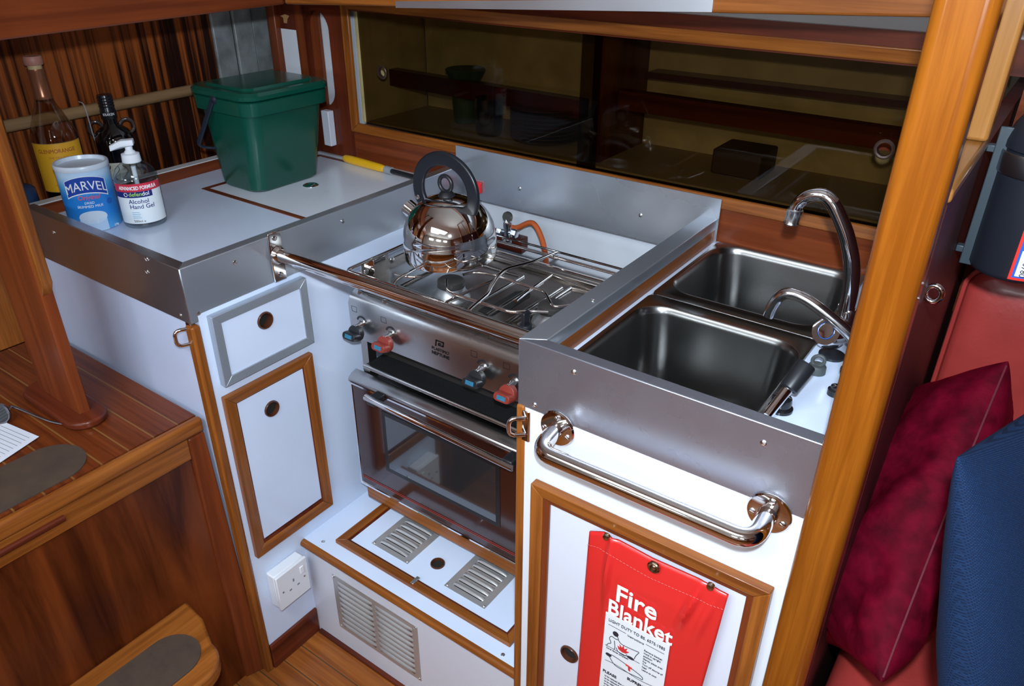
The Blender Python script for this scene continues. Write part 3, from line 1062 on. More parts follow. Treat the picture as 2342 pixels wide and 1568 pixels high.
for kx in (-1.046, -.966, -.744, -.672):
    bm = NB()
    frame(bm, F0, kx - .007, kx + .007, .757, .769, .0007, 0, .0002)
    mk('oven_symbol', bm, INK, cp)
for x in (-1.045, -.975, -.62):
    bm = NB()
    lathe(bm, FR((x, CY0 + .016, .7955), (1, 0, 0), (0, 1, 0), (0, 0, 1)), [(.006, -.001), (.006, .001), (.003, .0022), (0, .0024)], 14)
    mk('screw', bm, SCREW, cp)
# hob tray
HZ = .822
bm = NB()
box(bm, W0, (CX0 + .008, CY0 + .018, HZ - .025), (CX1 - .005, 1.215, HZ))
hb = mk('hob_tray', bm, HOB, ck, bevel=.002)
bm = NB()
box(bm, W0, (CX0 + .006, CY0 + .012, HZ - .012), (CX1, CY0 + .024, HZ + .012))
box(bm, W0, (CX0 + .006, 1.180, HZ), (CX1, 1.190, HZ + .010))
box(bm, W0, (CX0 + .006, 1.200, HZ), (CX1, 1.220, HZ + .006))
box(bm, W0, (CX0 + .006, CY0 + .024, HZ - .01), (CX0 + .018, 1.22, HZ + .012))
mk('tray_rim', bm, HOB, hb, bevel=.002)
# pressed ribs and raised well outlines
bm = NB()
for x in (-0.954, -.790, -.745, -.700):
    pts = [(x, 0.968, HZ), (x, 1.147, HZ)]
    tube(bm, [V(p) for p in pts], .0045, 10)
tube(bm, smoothpath([V(( -.685, 1.158, HZ)), V((-.665, 1.173 - .012, HZ + .001)), V((-.60, 1.164, HZ))], 6), .006, 10)
tube(bm, [V((-.685, 0.972, HZ)), V((-.685, 1.158, HZ))], .006, 10)
tube(bm, [V((-0.954, 0.965, HZ)), V((-.80, 0.965, HZ))], .0045, 10)
tube(bm, [V((-0.954, 1.147, HZ)), V((-.79, 1.147, HZ))], .0045, 10)
mk('pressed_rib', bm, HOB, hb)
# black slots between the burners
bm = NB()
sl = [Z(u, v, HZ + .001) for u, v in ((1058, 803), (1110, 755), (1130, 710), (1180, 668), (1192, 664), (1190, 680), (1150, 722), (1120, 765), (1085, 808))]
sl = [(-.770, 0.976), (-.770, 1.001), (-.762, 1.008), (-.762, 1.081), (-.752, 1.092), (-.735, 1.092), (-.728, 1.081), (-.728, 1.016), (-.738, 1.001), (-.738, 0.976)]
prism(bm, FR((0, 0, HZ), (1, 0, 0), (0, 1, 0), (0, 0, 1)), sl, .0002, .0012)
mk('spark_slot', bm, plain('slot_black', (.01, .01, .01), .6), hb)
for bx_, by_ in ((-.848, .995), (-.640, 1.02)):
    G = FR((bx_, by_, HZ), (1, 0, 0), (0, 1, 0), (0, 0, 1))
    bm = NB()
    lathe(bm, G, [(.036, .0), (.035, .004), (.027, .014), (.026, .022), (.0, .022)], 40)
    bu = mk('burner', bm, brushed('burner_alloy', (.50, .52, .53), .4), ck)
    bm = NB()
    lathe(bm, G, [(.0225, .022), (.0245, .024), (.0245, .033), (.021, .036), (.0, .037)], 40)
    for k in range(36):
        a = 2 * PI * k / 36
        G2 = FR(G(.0245 * math.cos(a), .0245 * math.sin(a), .029), (-math.sin(a), math.cos(a), 0), (0, 0, 1), (math.cos(a), math.sin(a), 0))
        box(bm, G2, (-.0009, -.004, -.0005), (.0009, .004, .0009), 0)
    mk('burner_cap', bm, plain('burner_iron', (.035, .032, .030), .45), bu)
# pan support wires and rails
RZ = .872
R_ = .0032
bm = NB()
gx0, gx1, gy0, gy1 = -1.008, -.575, .885, 1.168
loop = fillet([V((gx1, gy0, RZ)), V((gx0, gy0, RZ)), V((gx0, gy1, RZ)), V((gx1, gy1, RZ)), V((gx1, gy0, RZ))], .012, 5)
tube(bm, loop, R_, 10)
mk('guard_rail', bm, POLISH, ck)
bm = NB()
tube(bm, [V((gx0 + .045, gy0 + .012, RZ - .010)), V((gx1, gy0 + .012, RZ - .010))], .0025, 8)
mk('lower_rail', bm, POLISH, ck)
bm = NB()
tube(bm, [V((gx0 + .045, 1.150, RZ - .012)), V((gx1, 1.150, RZ - .012))], .0025, 8)
mk('lower_rail', bm, POLISH, ck)
bm = NB()
tube(bm, [V((gx0 + .02, 1.235, .852)), V((gx1, 1.235, .852))], .0025, 8)
mk('lower_rail', bm, POLISH, ck)
# rail ferrules
for x0_, x1_, y_ in ((-.933, -.926, gy0), (-.907, -.880, gy0), (-.762, -.730, gy0), (-.743, -.722, gy1)):
    bm = NB()
    tube(bm, [V((x0_, y_, RZ)), V((x1_, y_, RZ))], .0046, 10)
    mk('rail_ferrule', bm, POLISH, ck)
# pan clamps (bent wires)
def wire(pts, r=R_, f=.012):
    bm = NB()
    tube(bm, fillet([V(p) for p in pts], f, 5), r, 10)
    return mk('pan_clamp', bm, POLISH, ck)
def wpx(pts, r=.0028, z=None):
    return wire([Z(u, v, zz if z is None else z) for u, v, zz in pts], r, .014)
def wz(z, *pts): return [(u, v, z) for u, v in pts]
wpx([(1072, 709, RZ), (1116, 672, RZ), (1123, 654, RZ + .006), (1136, 633, RZ + .014), (1157, 615, RZ + .016), (1216, 600, RZ + .010), (1272, 577, RZ + .005)], .0034)
wpx([(897, 654, RZ), (905, 640, RZ), (934, 623, RZ - .002), (975, 600, RZ - .004)])
wpx(wz(RZ - .008, (903, 626), (931, 633), (957, 633), (1000, 615)), .0024)
wpx(wz(RZ - .006, (1021, 640), (1022, 667), (1052, 677), (1100, 692), (1169, 714), (1210, 711), (1254, 713)))
wpx(wz(RZ - .012, (975, 713), (1003, 700), (1040, 680), (1075, 664), (1123, 643), (1151, 628)))
wpx(wz(RZ - .008, (1060, 628), (1075, 623), (1105, 623), (1139, 631), (1246, 667), (1254, 682), (1264, 702), (1297, 699), (1340, 690)))
wpx(wz(RZ - .012, (1262, 628), (1210, 664), (1180, 688)))
wpx(wz(RZ - .012, (1262, 628), (1330, 655), (1400, 680)), .0022)
# left gimbal bracket
bm = NB()
box(bm, FX(CX0 + .028), (.945, .800, 0), (1.02, .858, .003))
box(bm, FX(CX0 + .031), (.965, .812, 0), (.998, .862, .014))
g = mk('gimbal_bracket', bm, POLISH, ck, bevel=.001)
for y in (.957, 1.030):
    screw(FX(CX0 + .031), y, .838, g, .006)
# small knob-topped pot minder at front right
bm = NB()
pm = Z(1228, 735, .835)
G = FR((-.634, .930, .846), (1, 0, 0), (0, 1, 0), (0, 0, 1))
cc = thing('hob_clip', (-.634, .945, .83), 'small black-topped chrome clip standing at the right front of the hob', 'clip')
lathe(bm, G, [(.0075, -.026), (.0075, .0), (.009, .002)], 20)
mk('stem', bm, CHROME, cc)
bm = NB()
lathe(bm, G, [(.0105, .001), (.0115, .004), (.0115, .010), (.010, .012), (0, .012)], 24)
box(bm, G, (-.0035, -.009, .010), (.0035, .009, .034))
mk('grip', bm, BLACK, cc, bevel=.002)
# wooden stop bar under the oven
tag(mk('wooden_stop_bar', wbox((-1.052, .915, .288), (XS - .001, .945, .3245)), wood('teak', 'x'), bevel=.005), 'orange wooden bar fixed across the recess under the oven door', 'bar')

# gas tap, block and hose
gt = thing('gas_tap', (-.965, 1.36, .83), 'chrome gas tap on a dark wood block behind the kettle', 'gas tap')
c0 = P(1172, 560, 'y', 1.345)
bm = NB()
b0, b1_ = P(1135, 530, 'y', 1.37), P(1192, 570, 'y', 1.37)
box(bm, W0, (b0.x - .03, 1.370, b1_.z - .012), (b1_.x, 1.398, b0.z - .003))
mk('mounting_block', bm, wood('mahogany', 'x'), gt, bevel=.002, label='dark wood mounting block')
t0 = P(1163, 545, 'y', 1.36)
bm = NB()
G = FR((t0.x, 1.356, t0.z), (1, 0, 0), (0, 1, 0), (0, 0, 1))
lathe(bm, G, [(.013, -.006), (.013, .0), (.008, .002), (.008, .028), (.010, .030), (.010, .040), (.007, .043), (.006, .050)], 20)
tube(bm, [G(-.026, 0, .014), G(.020, 0, .018)], .0065, 14)
tube(bm, [G(.014, 0, .030), G(.030, 0, .030)], .0062, 14)
lathe(bm, FR(G(-.022, 0, .013), (0, 1, 0), (0, 0, 1), (1, 0, 0)), [(.009, -.006), (.009, .006)], 6)
lathe(bm, FR(G(.018, 0, .018), (0, 1, 0), (0, 0, 1), (1, 0, 0)), [(.010, -.004), (.010, .008)], 6)
mk('valve_body', bm, CHROME, gt)
bm = NB()
lathe(bm, FR(G(0, 0, .054), (1, 0, 0), (0, 0, 1), (0, -1, 0)), [(.0105, -.006), (.012, -.003), (.012, .003), (.0105, .006)], 20)
mk('valve_knob', bm, plain('tarnished', (.25, .25, .22), .35, metal=.8), gt)
bm = NB()
tube(bm, smoothpath([G(.014, 0, .031), G(.028, 0, .034), P(1218, 510, 'y', 1.352), P(1240, 548, 'y', 1.34), P(1249, 598, 'y', 1.31), P(1252, 650, 'y', 1.28)], 8), .0062, 14)
tag(mk('gas_hose', bm, plain('orange_rubber', (.55, .11, .025), .45)), 'orange gas hose curving down from the gas tap behind the hob', 'hose')
bc = P(1158, 588, 'y', 1.240)
bm = NB()
lathe(bm, FR((bc.x, 1.240, bc.z - .012), (1, 0, 0), (0, 1, 0), (0, 0, 1)), [(.014, 0), (.016, .006), (.015, .014), (.010, .019), (0, .020)], 20)
box(bm, W0, (bc.x - .004, 1.236, bc.z - .05), (bc.x + .004, 1.244, bc.z - .010))
tag(mk('blue_bung', bm, plain('blue_plastic', (.01, .16, .65), .3)), 'small bright blue cap behind the hob below the gas tap', 'bung')

# ------------------------------------------------------------------ kettle
KC = V((-.883, 1.040, RZ + .006))
kt = thing('kettle', KC, 'shiny stainless whistling kettle with a black hooped handle on the hob', 'kettle')
GK = FR(KC, (1, 0, .055), (0, 1, 0), (-.055, 0, 1))
bm = NB()
prof = [(.081, 0), (.0860, .002), (.0875, .006), (.088, .014), (.0885, .036), (.0880, .040), (.0870, .043)]
for k in range(1, 15):
    a = PI / 2 * k / 14 * .66
    prof.append((.0870 * math.cos(a) ** 1.02, .043 + .081 * math.sin(a)))
lathe(bm, GK, prof, 72)
bd = mk('body', bm, brushed('kettle_mirror', (.80, .79, .77), .05, None, .02), kt)
top = prof[-1][1]
bm = NB()
lathe(bm, GK, [(.046, top - .010), (.047, top - .007), (.0455, top - .005), (.040, top + .001), (.022, top + .0065), (0, top + .008)], 56)
ld = mk('lid', bm, brushed('kettle_mirror2', (.78, .77, .75), .06, None, .03), kt)
bm = NB()
lathe(bm, FR(GK(0, 0, top + .007), GK.u, GK.v, GK.n), [(.016, 0), (.014, .004), (.010, .008), (.0, .009)], 24)
tube(bm, [GK(.0145 * math.cos(2 * PI * k / 28), 0, top + .029 + .0145 * math.sin(2 * PI * k / 28)) for k in range(28)], .0038, 10, True)
mk('lid_knob', bm, BLACK, ld)
bm = NB()   # spout points aft (-x)
s1_ = P(931, 472, 'y', KC.y - .004)
s0_ = P(992, 522, 'y', KC.y)
tube(bm, [s0_, s0_.lerp(s1_, .45), s1_], .018, 28, rfun=lambda t: .0215 - .006 * min(1, t * 2))
mk('spout', bm, brushed('kettle_mirror', (.8, .8, .8), .05), kt)
bm = NB()
hoop = []
for k in range(37):
    a = math.radians(-50 + 258 * k / 36)
    hoop.append(GK(-.002 + .066 * math.cos(a) * (1.0 if math.cos(a) > 0 else .98), 0, .127 + .061 * math.sin(a)))
tube(bm, hoop, .008, 14, prof=rrect(0, 0, .010, .026, .0045, 4))
hn = mk('handle', bm, plain('handle_black', (.010, .012, .017), .32), kt)
hn.modifiers.new('s', 'SUBSURF').render_levels = 1
for sgn in (-1,):
    bm = NB()
    lathe(bm, FR(GK(-.0600, -.0135, .112), (1, 0, 0), (0, 0, 1), (0, -1, 0)), [(.005, 0), (.004, .002), (0, .003)], 14)
    mk('rivet', bm, SCREW, hn)

# ------------------------------------------------------------------ sink cabinet
sk = thing('sink_cabinet', (-.31, 1.0, ZF), 'white sink cabinet with a wood-framed door in the right foreground', 'cabinet')
mk('front_panel', wbox((XS + .004, YS + .001, ZF), (-.0845, YS + .014, .86)), plain('front_laminate', (.72, .75, .80), .3), sk)
mk('side_panel', wbox((XS, YS + .014, ZF), (XS + .012, 1.359, .86)), WHITE, sk)
mk('edge_post', wbox((XS - .001, YS - .003, ZF), (XS + .0125, YS + .013, .845)), wood('teak', 'z'), sk, bevel=.003)
mk('deck_side', wbox((XS + .012, .7655, ZD - .018), (-.478, 1.3595, ZD)), WHITE, sk)
mk('deck_front', wbox((-.478, .7655, ZD - .018), (-.0845, .778, ZD)), WHITE, sk)
mk('deck_right', wbox((-.205, .778, ZD - .018), (-.0845, 1.3595, ZD)), WHITE, sk, label='white laminate deck beside the sinks')
mk('deck_rear', wbox((-.478, 1.352, ZD - .018), (-.205, 1.3595, ZD)), WHITE, sk)
sd = mk('door', holed(NB(), FY(YS), -.462, -.148, .20, .706, circ(-.4082, .4047, .0136, 28), .0002, .004), plain('door_laminate', (.66, .69, .78), .3), sk)
bm = NB()
frame(bm, FY(YS), -.484, -.1285, .17, .7275, .020, .0005, .016, .003)
mk('door_frame', bm, [wood('teak', 'x'), wood('teak', 'z')], sd, bevel=.0015)
bm = NB()
frame(bm, FY(YS), -.4638, -.1487, .19, .7073, .009, .0045, .010, .002)
mk('door_bead', bm, [wood('redwood', 'x'), wood('redwood', 'z')], sd)
fingerhole(FY(YS - .004), -.4082, .4047, sd, r=.0165, depth=.0048)
sf = thing('sink_fiddle', (XS, YS, ZT), 'aluminium fiddle round the sink counter, lined with orange wood', 'fiddle')
bm = NB()
hexa(bm, [(XS, YS, .843), (XS + .034, YS + .0205, .843), (XS + .034, YS + .0205, ZT), (XS, YS, ZT)],
     [(-.0845, YS, .843), (-.0845, YS + .0205, .843), (-.0845, YS + .0205, ZT), (-.0845, YS, ZT)])
mk('front_rail', bm, brushed('dented_aluminium', (.44, .47, .56), .27, 'x', .07, .88, scale=22), sf, bevel=.0015)
bm = NB()
hexa(bm, [(XS, YS, .86), (XS + .034, YS + .0205, .93), (XS + .034, YS + .0205, ZT), (XS, YS, ZT)],
     [(XS, YW - .0005, .86), (XS + .034, YW - .0005, .93), (XS + .034, YW - .0005, ZT), (XS, YW - .0005, ZT)])
mk('side_rail', bm, ALU, sf, bevel=.0015)
mk('wood_lining', wbox((XS + .013, YS + .022, ZD + .0005), (XS + .0335, YW - .001, .9495)), wood('teak', 'y'), sf)
mk('rear_board', wbox((XS + .035, YW - .006, ZD + .001), (-.0845, YW - .0005, .972)), wood('redwood', 'x'), sf, label='reddish wooden board behind the sinks')
for (u, v) in ((1312, 851), (1746, 1013), (1222, 926)):
    p = P(u, v, 'y', YS)
    screw(FY(YS), p.x, p.z, sf)
for (u, v) in ((1356, 687),):
    p = Z(u, v, ZT)
    screw(FR((0, 0, ZT), (1, 0, 0), (0, 1, 0), (0, 0, 1)), p.x, p.y, sf, .003)

# twin bowl sink
si = thing('twin_bowl_sink', (-.34, 1.08, ZD), 'twin bowl stainless sink sunk in the counter', 'sink')
def bowl(x0, x1, y0, y1, depth, r, flx0, flx1, fly0, fly1, name):
    cx, cy = (x0 + x1) / 2, (y0 + y1) / 2
    w_, h_ = x1 - x0, y1 - y0
    L = lambda ww, hh, rr, z, cx=cx, cy=cy: [V((a, b, z)) for a, b in rrect(cx, cy, ww, hh, rr, 8)]
    bm = NB()
    loops = [L(flx1 - flx0, fly1 - fly0, .012, ZD + .0003, (flx0 + flx1) / 2, (fly0 + fly1) / 2),
             L(flx1 - flx0 - .002, fly1 - fly0 - .002, .012, ZD + .0030, (flx0 + flx1) / 2, (fly0 + fly1) / 2),
             L(flx1 - flx0 - .008, fly1 - fly0 - .008, .012, ZD + .0026, (flx0 + flx1) / 2, (fly0 + fly1) / 2),
             L(w_ + .008, h_ + .008, r + .004, ZD + .0022), L(w_ + .004, h_ + .004, r + .002, ZD + .0030), L(w_, h_, r, ZD + .001),
             L(w_ - .006, h_ - .006, r - .002, ZD - .01), L(w_ - .020, h_ - .020, r, ZD - depth + .03), L(w_ - .028, h_ - .028, r, ZD - depth + .012),
             L(w_ - .050, h_ - .050, r * .8, ZD - depth + .001), L(w_ * .4, h_ * .4, r * .4, ZD - depth - .003)]
    loft(bm, loops, False, True)
    b = mk(name, bm, SINK, si, recalc=False)
    bm = NB()
    lathe(bm, FR((cx, cy, ZD - depth - .0035), (1, 0, 0), (0, 1, 0), (0, 0, 1)), [(.030, 0), (.030, .003), (.024, .003), (.020, .001), (0, .001)], 28)
    mk('drain', bm, CHROME, b)
    return b
bowl(-.468, -.214, .786, 1.034, .15, .045, -.478, -.205, .778, 1.066, 'front_bowl')
bowl(-.468, -.214, 1.100, 1.342, .15, .045, -.478, -.205, 1.0665, 1.352, 'rear_bowl')

# tall mixer tap
tp = thing('mixer_tap', (-.185, 1.10, ZD), 'chrome mixer tap with a tall swan-neck spout behind the sinks', 'tap')
yT = 1.10
Q = lambda u, v, y=yT: P(u, v, 'y', y)
bm = NB()
pth = [Q(1934, 716), Q(1946, 655), Q(1948, 600), Q(1938, 545), Q(1922, 500), Q(1903, 462), Q(1881, 446), Q(1850, 448), Q(1828, 463), Q(1818, 482)]
tube(bm, smoothpath(pth, 7), .0082, 20, rfun=lambda t: .0118 - .0030 * t)
spt = mk('spout', bm, CHROME, tp)
tip = Q(1817, 486)
bm = NB()
lathe(bm, FR(tip, (1, 0, 0), (0, 1, 0), (-.12, 0, -1)), [(.0095, -.006), (.0115, -.005), (.0115, .000), (.0108, .003), (.0104, .014), (.0112, .016), (.0100, .018), (0, .016)], 24)
mk('aerator', bm, brushed('scaled_chrome', (.80, .81, .80), .22, None, .15, scale=60), spt, label='lime-scaled spout end')
bm = NB()
bq = Q(1930, 760)
lathe(bm, FR((bq.x, yT, ZD), (1, 0, 0), (0, 1, 0), (0, 0, 1)), [(.022, 0.0003), (.021, .010), (.016, .022), (.0125, .034), (.0125, .046), (.010, .05)], 28)
tube(bm, [V((bq.x - .006, yT - .042, ZD + .024)), V((bq.x, yT + .042, ZD + .024))], .0125, 18)
mk('tap_body', bm, CHROME, tp)
def octknob(c, n, nm='tap_handle'):
    bm = NB()
    n = V(n).normalized()
    u = n.cross(V((0, 0, 1))).normalized()
    G = FR(c, u, u.cross(n) * -1, n)
    lathe(bm, G, [(.014, -.030), (.018, -.020), (.0235, -.012), (.0240, -.004), (.0215, .004), (.0205, .0055), (.0130, .0055), (.0125, .0035), (.0110, .0035), (.0105, .0060), (0, .0065)], 8 if False else 32)
    k = mk(nm, bm, CHROME, tp)
    bm = NB()
    tube(bm, [G(.0118 * math.cos(2 * PI * i / 24), .0118 * math.sin(2 * PI * i / 24), .0055) for i in range(24)], .0006, 6, True)
    mk('blue_ring', bm, plain('blue_ring', (.03, .10, .35), .3), k)
c1_ = P(1893, 757, 'y', 1.035)
octknob(c1_, (-.35, -1, .55))
c2_ = P(1926, 700, 'y', 1.135)
bm = NB()
lathe(bm, FR(c2_, (0, 1, 0), (0, 0, 1), (-1, -.2, .4)), [(.010, -.02), (.014, -.010), (.0145, -.002), (.012, .004), (0, .005)], 12)
mk('tap_handle', bm, CHROME, tp)
bm = NB()
lathe(bm, FR((bq.x + .002, 1.035, ZD), (1, 0, 0), (0, 1, 0), (0, 0, 1)), [(.018, .0003), (.018, .004), (.016, .005), (0, .005)], 28)
mk('tap_gasket', bm, BLACK, tp)

# short pump spout
ps = thing('pump_spout', (-.165, .99, ZD), 'short curved steel spout in front of the tall swan-neck tap', 'tap')
yP = 1.0
bm = NB()
pth = [Q(1962, 788, yP), Q(1935, 757, yP), Q(1895, 722, yP), Q(1850, 688, yP), Q(1812, 671, yP), Q(1785, 677, yP), Q(1768, 698, yP), Q(1757, 722, yP)]
tube(bm, smoothpath(pth, 7), .0080, 18)
mk('spout', bm, brushed('satin_chrome', (.78, .78, .80), .13, None, .05), ps)
bm = NB()
e = Q(1962, 788, yP)
lathe(bm, FR((e.x, yP, ZD), (1, 0, 0), (0, 1, 0), (0, 0, 1)), [(.016, .0003), (.014, .008), (.008, .014), (.0068, e.z - ZD + .004)], 20)
mk('base', bm, CHROME, ps)

# hand pump lever
hp = thing('hand_pump', (-.20, .83, ZD), 'hand pump lever with a black grip leaning over the front bowl', 'pump')
g0, g1, g2 = P(1846, 832, 'y', .885), P(1802, 890, 'y', .860), P(1755, 950, 'y', .830)
bm = NB()
tube(bm, [g2, g1.lerp(g0, .3)], .0066, 14)
mk('shaft', bm, CHROME, hp)
bm = NB()
d_ = (g0 - g1).normalized()
uu = d_.cross(V((0, 1, 0))).normalized()
lathe(bm, FR(g1, uu, d_.cross(uu), d_), [(.0100, 0), (.0118, .002), (.0122, (g0 - g1).length - .002), (.0112, (g0 - g1).length), (0, (g0 - g1).length + .0006)], 28)
mk('grip', bm, BLACK, hp)
pb = Z(1784, 936, ZD)
bm = NB()
lathe(bm, FR((pb.x, pb.y, ZD), (1, 0, 0), (0, 1, 0), (0, 0, 1)), [(.0155, .0003), (.0155, .004), (.012, .006), (.013, .012), (.012, .018), (.006, .020), (0, .021)], 26)
mk('base', bm, plain('gloss_black', (.01, .01, .012), .12), hp, label='glossy black ribbed base')
bt = P(1868, 842, 'z', ZD + .006)
bm = NB()
lathe(bm, FR((bt.x, bt.y, ZD), (1, 0, 0), (0, 1, 0), (0, 0, 1)), [(.0125, .0003), (.012, .010), (.010, .012), (0, .012)], 22)
Gp = FR((bt.x, bt.y, ZD + .018), (1, 0, .2), (0, 0, 1), (0, -1, 0))
tube(bm, [Gp(.008 * math.cos(2 * PI * i / 20), .008 * math.sin(2 * PI * i / 20), 0) for i in range(20)], .0025, 8, True)
tag(mk('sink_plug', bm, plain('grey_rubber', (.06, .07, .07), .5)), 'dark rubber sink plug with a ring beside the pump grip', 'plug')
bt = P(1911, 893, 'z', ZD + .006)
bm = NB()
lathe(bm, FR((bt.x, bt.y, ZD), (1, 0, 0), (0, 1, 0), (0, 0, 1)), [(.010, .0003), (.010, .008), (.007, .010), (.007, .013), (0, .014)], 22)
tag(mk('deck_cap', bm, plain('gloss_black', (.01, .01, .012), .12)), 'small glossy black cap on the sink deck against the orange post', 'cap')

# lower grab rail
gr = thing('grab_rail', (-.30, YS, .83), 'polished steel grab rail with round flanges below the sink fiddle', 'grab rail')
A_, B_ = V((-.4505, YS, .832)), V((-.1540, YS, .8345))
for k, c in enumerate((A_, B_)):
    bm = NB()
    G = FR(c + V((0, -.0005, 0)), (1, 0, 0), (0, 0, 1), (0, -1, 0))
    lathe(bm, G, [(.0268, 0), (.0272, .002), (.0255, .0045), (.017, .0058), (.0, .006)], 40)
    fg = mk('flange', bm, POLISH, gr)
    for (a, b) in ((.4, .0195), (-.019, .003), (.019, -.006)) if False else ((.002, .0195), (-.0185, -.004), (.0185, -.006)):
        screw(G, a, b, fg, .0045, .0052)
bm = NB()
out = V((0, -.052, -.008))
tube(bm, fillet([A_ + V((0, -.004, 0)), A_ + out, B_ + out, B_ + V((0, -.004, 0))], .036, 10), .0118, 28)
mk('rail', bm, POLISH, gr)

# ------------------------------------------------------------------ fire blanket
fb = thing('fire_blanket', (-.28, YS, .55), 'red fire blanket pouch hanging on the sink cabinet door', 'fire blanket')
yB = YS - .017
def FBp(u, v, y=yB): return P(u, v, 'y', y)
NU, NV = 60, 50
tops = [(0, FBp(1349, 1214)), (.1, FBp(1381, 1216)), (.45, FBp(1493, 1276)), (.8, FBp(1606, 1326)), (1, FBp(1666, 1360))]
def interp(t, arr):
    for (t0_, a), (t1_, b) in zip(arr, arr[1:]):
        if t <= t1_ + 1e-9:
            return a.lerp(b, (t - t0_) / (t1_ - t0_))
    return arr[-1][1]
lb, rb = FBp(1318, 1600), FBp(1590, 1600)
lb = V((tops[0][1].x + (lb.x - tops[0][1].x) * 1.15, yB, .34)); rb = V((rb.x - .004, yB, .34))
bm = NB()
grid = []
for j in range(NV + 1):
    t = j / NV
    row = []
    for i in range(NU + 1):
        s = i / NU
        a = interp(s, tops)
        b = lb.lerp(rb, s)
        p = a.lerp(b, t)
        bulge = .006 * math.sin(PI * s) ** .6 * min(1, t * 6) + .003 * math.sin(PI * s) * t
        fold = .0022 * math.exp(-((s - .17 - .03 * t) / .022) ** 2) * math.exp(-((t - .18) / .2) ** 2) * 3.6
        fold += .0028 * math.exp(-((s - .80 + .35 * (t - .05)) / .025) ** 2) * math.exp(-((t - .15) / .10) ** 2) * 3.2
        fold += .0020 * math.exp(-((s - .92 + .3 * (t - .05)) / .03) ** 2) * math.exp(-((t - .16) / .12) ** 2) * 2
        row.append(bm.verts.new(p + V((0, -bulge - fold, 0))))
    grid.append(row)
for j in range(NV):
    for i in range(NU):
        bm.faces.new([grid[j][i], grid[j][i + 1], grid[j + 1][i + 1], grid[j + 1][i]])
surf = {(i, j): grid[j][i].co.copy() for j in range(NV + 1) for i in range(NU + 1)}
mk('pouch', bm, plain('red_vinyl', (.62, .022, .020), .30, coat=.15, bump=.15, bscale=90), fb, solid=.003)
yT_ = yB - .0115
FB = FY(yT_)
pa, pb_, pc, pd = FBp(1394, 1400, yT_), FBp(1534, 1481, yT_), FBp(1500, 1620, yT_), FBp(1350, 1600, yT_)
x0b, x1b, ztb = -.3540, -.2580, (pa.z + pb_.z) / 2
x0b, x1b = (pa.x + FBp(1362, 1568, yT_).x) / 2, (pb_.x + FBp(1515, 1568, yT_).x) / 2
mk('white_panel', box(NB(), FB, (x0b, .345, -.0012), (x1b, ztb, 0)), plain('panel_print', (.74, .76, .78), .35), fb, label='white instruction panel')
WT = plain('white_print', (.85, .86, .88), .4)
BK = plain('black_print', (.02, .02, .03), .5)
WW = x1b - x0b
xm = (x0b + x1b) / 2
text('Fire', .044, FY(yT_ - .0002), WT, fb, x=xm - .006, y=ztb + .0335, bold=.017, squeeze=.95, depth=.0003)
text('Blanket', .039, FY(yT_ - .0002), WT, fb, x=xm + .002, y=ztb + .0025, bold=.017, squeeze=.84 * WW / .098, depth=.0003)
text('LIGHT DUTY TO BS. 6575:1985', .0078, FB, BK, fb, x=xm, y=ztb - .014, squeeze=WW / .118)
text('Instructions', .0055, FB, BK, fb, x=xm, y=ztb - .0245)
def ln(x0, x1, z, w=.0004, wob=0.0, m=BK):
    bm = NB()
    pts = [FB(x0 + (x1 - x0) * k / 16, z + wob * math.sin(2.2 * PI * k / 16), .0003) for k in range(17)]
    tube(bm, pts, w, 5)
    mk('printed_line', bm, m, fb)
ln(x0b + .006, xm - .016, ztb - .021); ln(xm + .016, x1b - .006, ztb - .021)
ln(x0b + .004, x1b - .040, ztb - .066, .0004); ln(x0b + .006, x1b - .012, ztb - .098, .0004, .002)
for k, s in enumerate(('Remove blanket', 'Hold in upright', 'position', 'Gently place over', 'fire', 'Turn off source of', 'heat', 'Leave to cool')):
    text(s, .0048, FB, BK, fb, x=x1b - .036, y=ztb - .036 - k * .0058, align='LEFT', squeeze=.9)
text('Cover flames completely', .0046, FB, BK, fb, x=x0b + .006, y=ztb - .0715, align='LEFT', squeeze=.8)
text('PLEASE', .0075, FB, BK, fb, x=x0b + .004, y=ztb - .125, align='LEFT', bold=.02)
text('SUPREME', .0075, FB, BK, fb, x=xm - .006, y=ztb - .113, align='LEFT', bold=.03)
for k in range(5):
    text('to be replaced after use', .0046, FB, BK, fb, x=x0b + .008, y=ztb - .133 - k * .006, align='LEFT', squeeze=.8)
# line drawing of a person holding the blanket over a pan
def draw(pts, w=.00055, m=BK, closed=False, nm='drawing'):
    bm = NB()
    tube(bm, smoothpath([FB(x0b + a, ztb - b, .0004) for a, b in pts], 5, closed), w, 5, closed)
    mk(nm, bm, m, fb)
bm = NB(); prism(bm, FB, [(x0b + .019 + a, ztb - .033 + b) for a, b in circ(0, 0, .0048, 14)], 0, .0006); mk('drawing', bm, BK, fb)
draw([(.022, .036), (.024, .041), (.020, .043), (.013, .042), (.010, .048), (.013, .056), (.009, .060), (.006, .066)])
draw([(.024, .041), (.028, .046), (.036, .047), (.052, .045), (.058, .044)])
draw([(.018, .048), (.020, .060), (.019, .066)])
draw([(.058, .045), (.054, .054), (.052, .062)])
draw([(.022, .060), (.026, .066), (.036, .067), (.040, .062)])
bm = NB(); prism(bm, FB, [(x0b + .046 + a, ztb - .065 + b * .45) for a, b in circ(0, 0, .006, 14)], 0, .0006); mk('drawing', bm, BK, fb)
REDP = plain('red_ink', (.60, .03, .03), .4)
fl_ = [(.026, .060), (.024, .054), (.028, .056), (.027, .049), (.031, .054), (.033, .047), (.035, .054), (.040, .049), (.038, .056), (.043, .055), (.038, .061), (.032, .062)]
bm = NB(); prism(bm, FB, [(x0b + a, ztb - b) for a, b in fl_], 0, .0008); mk('drawing', bm, REDP, fb, label='red printed flame')
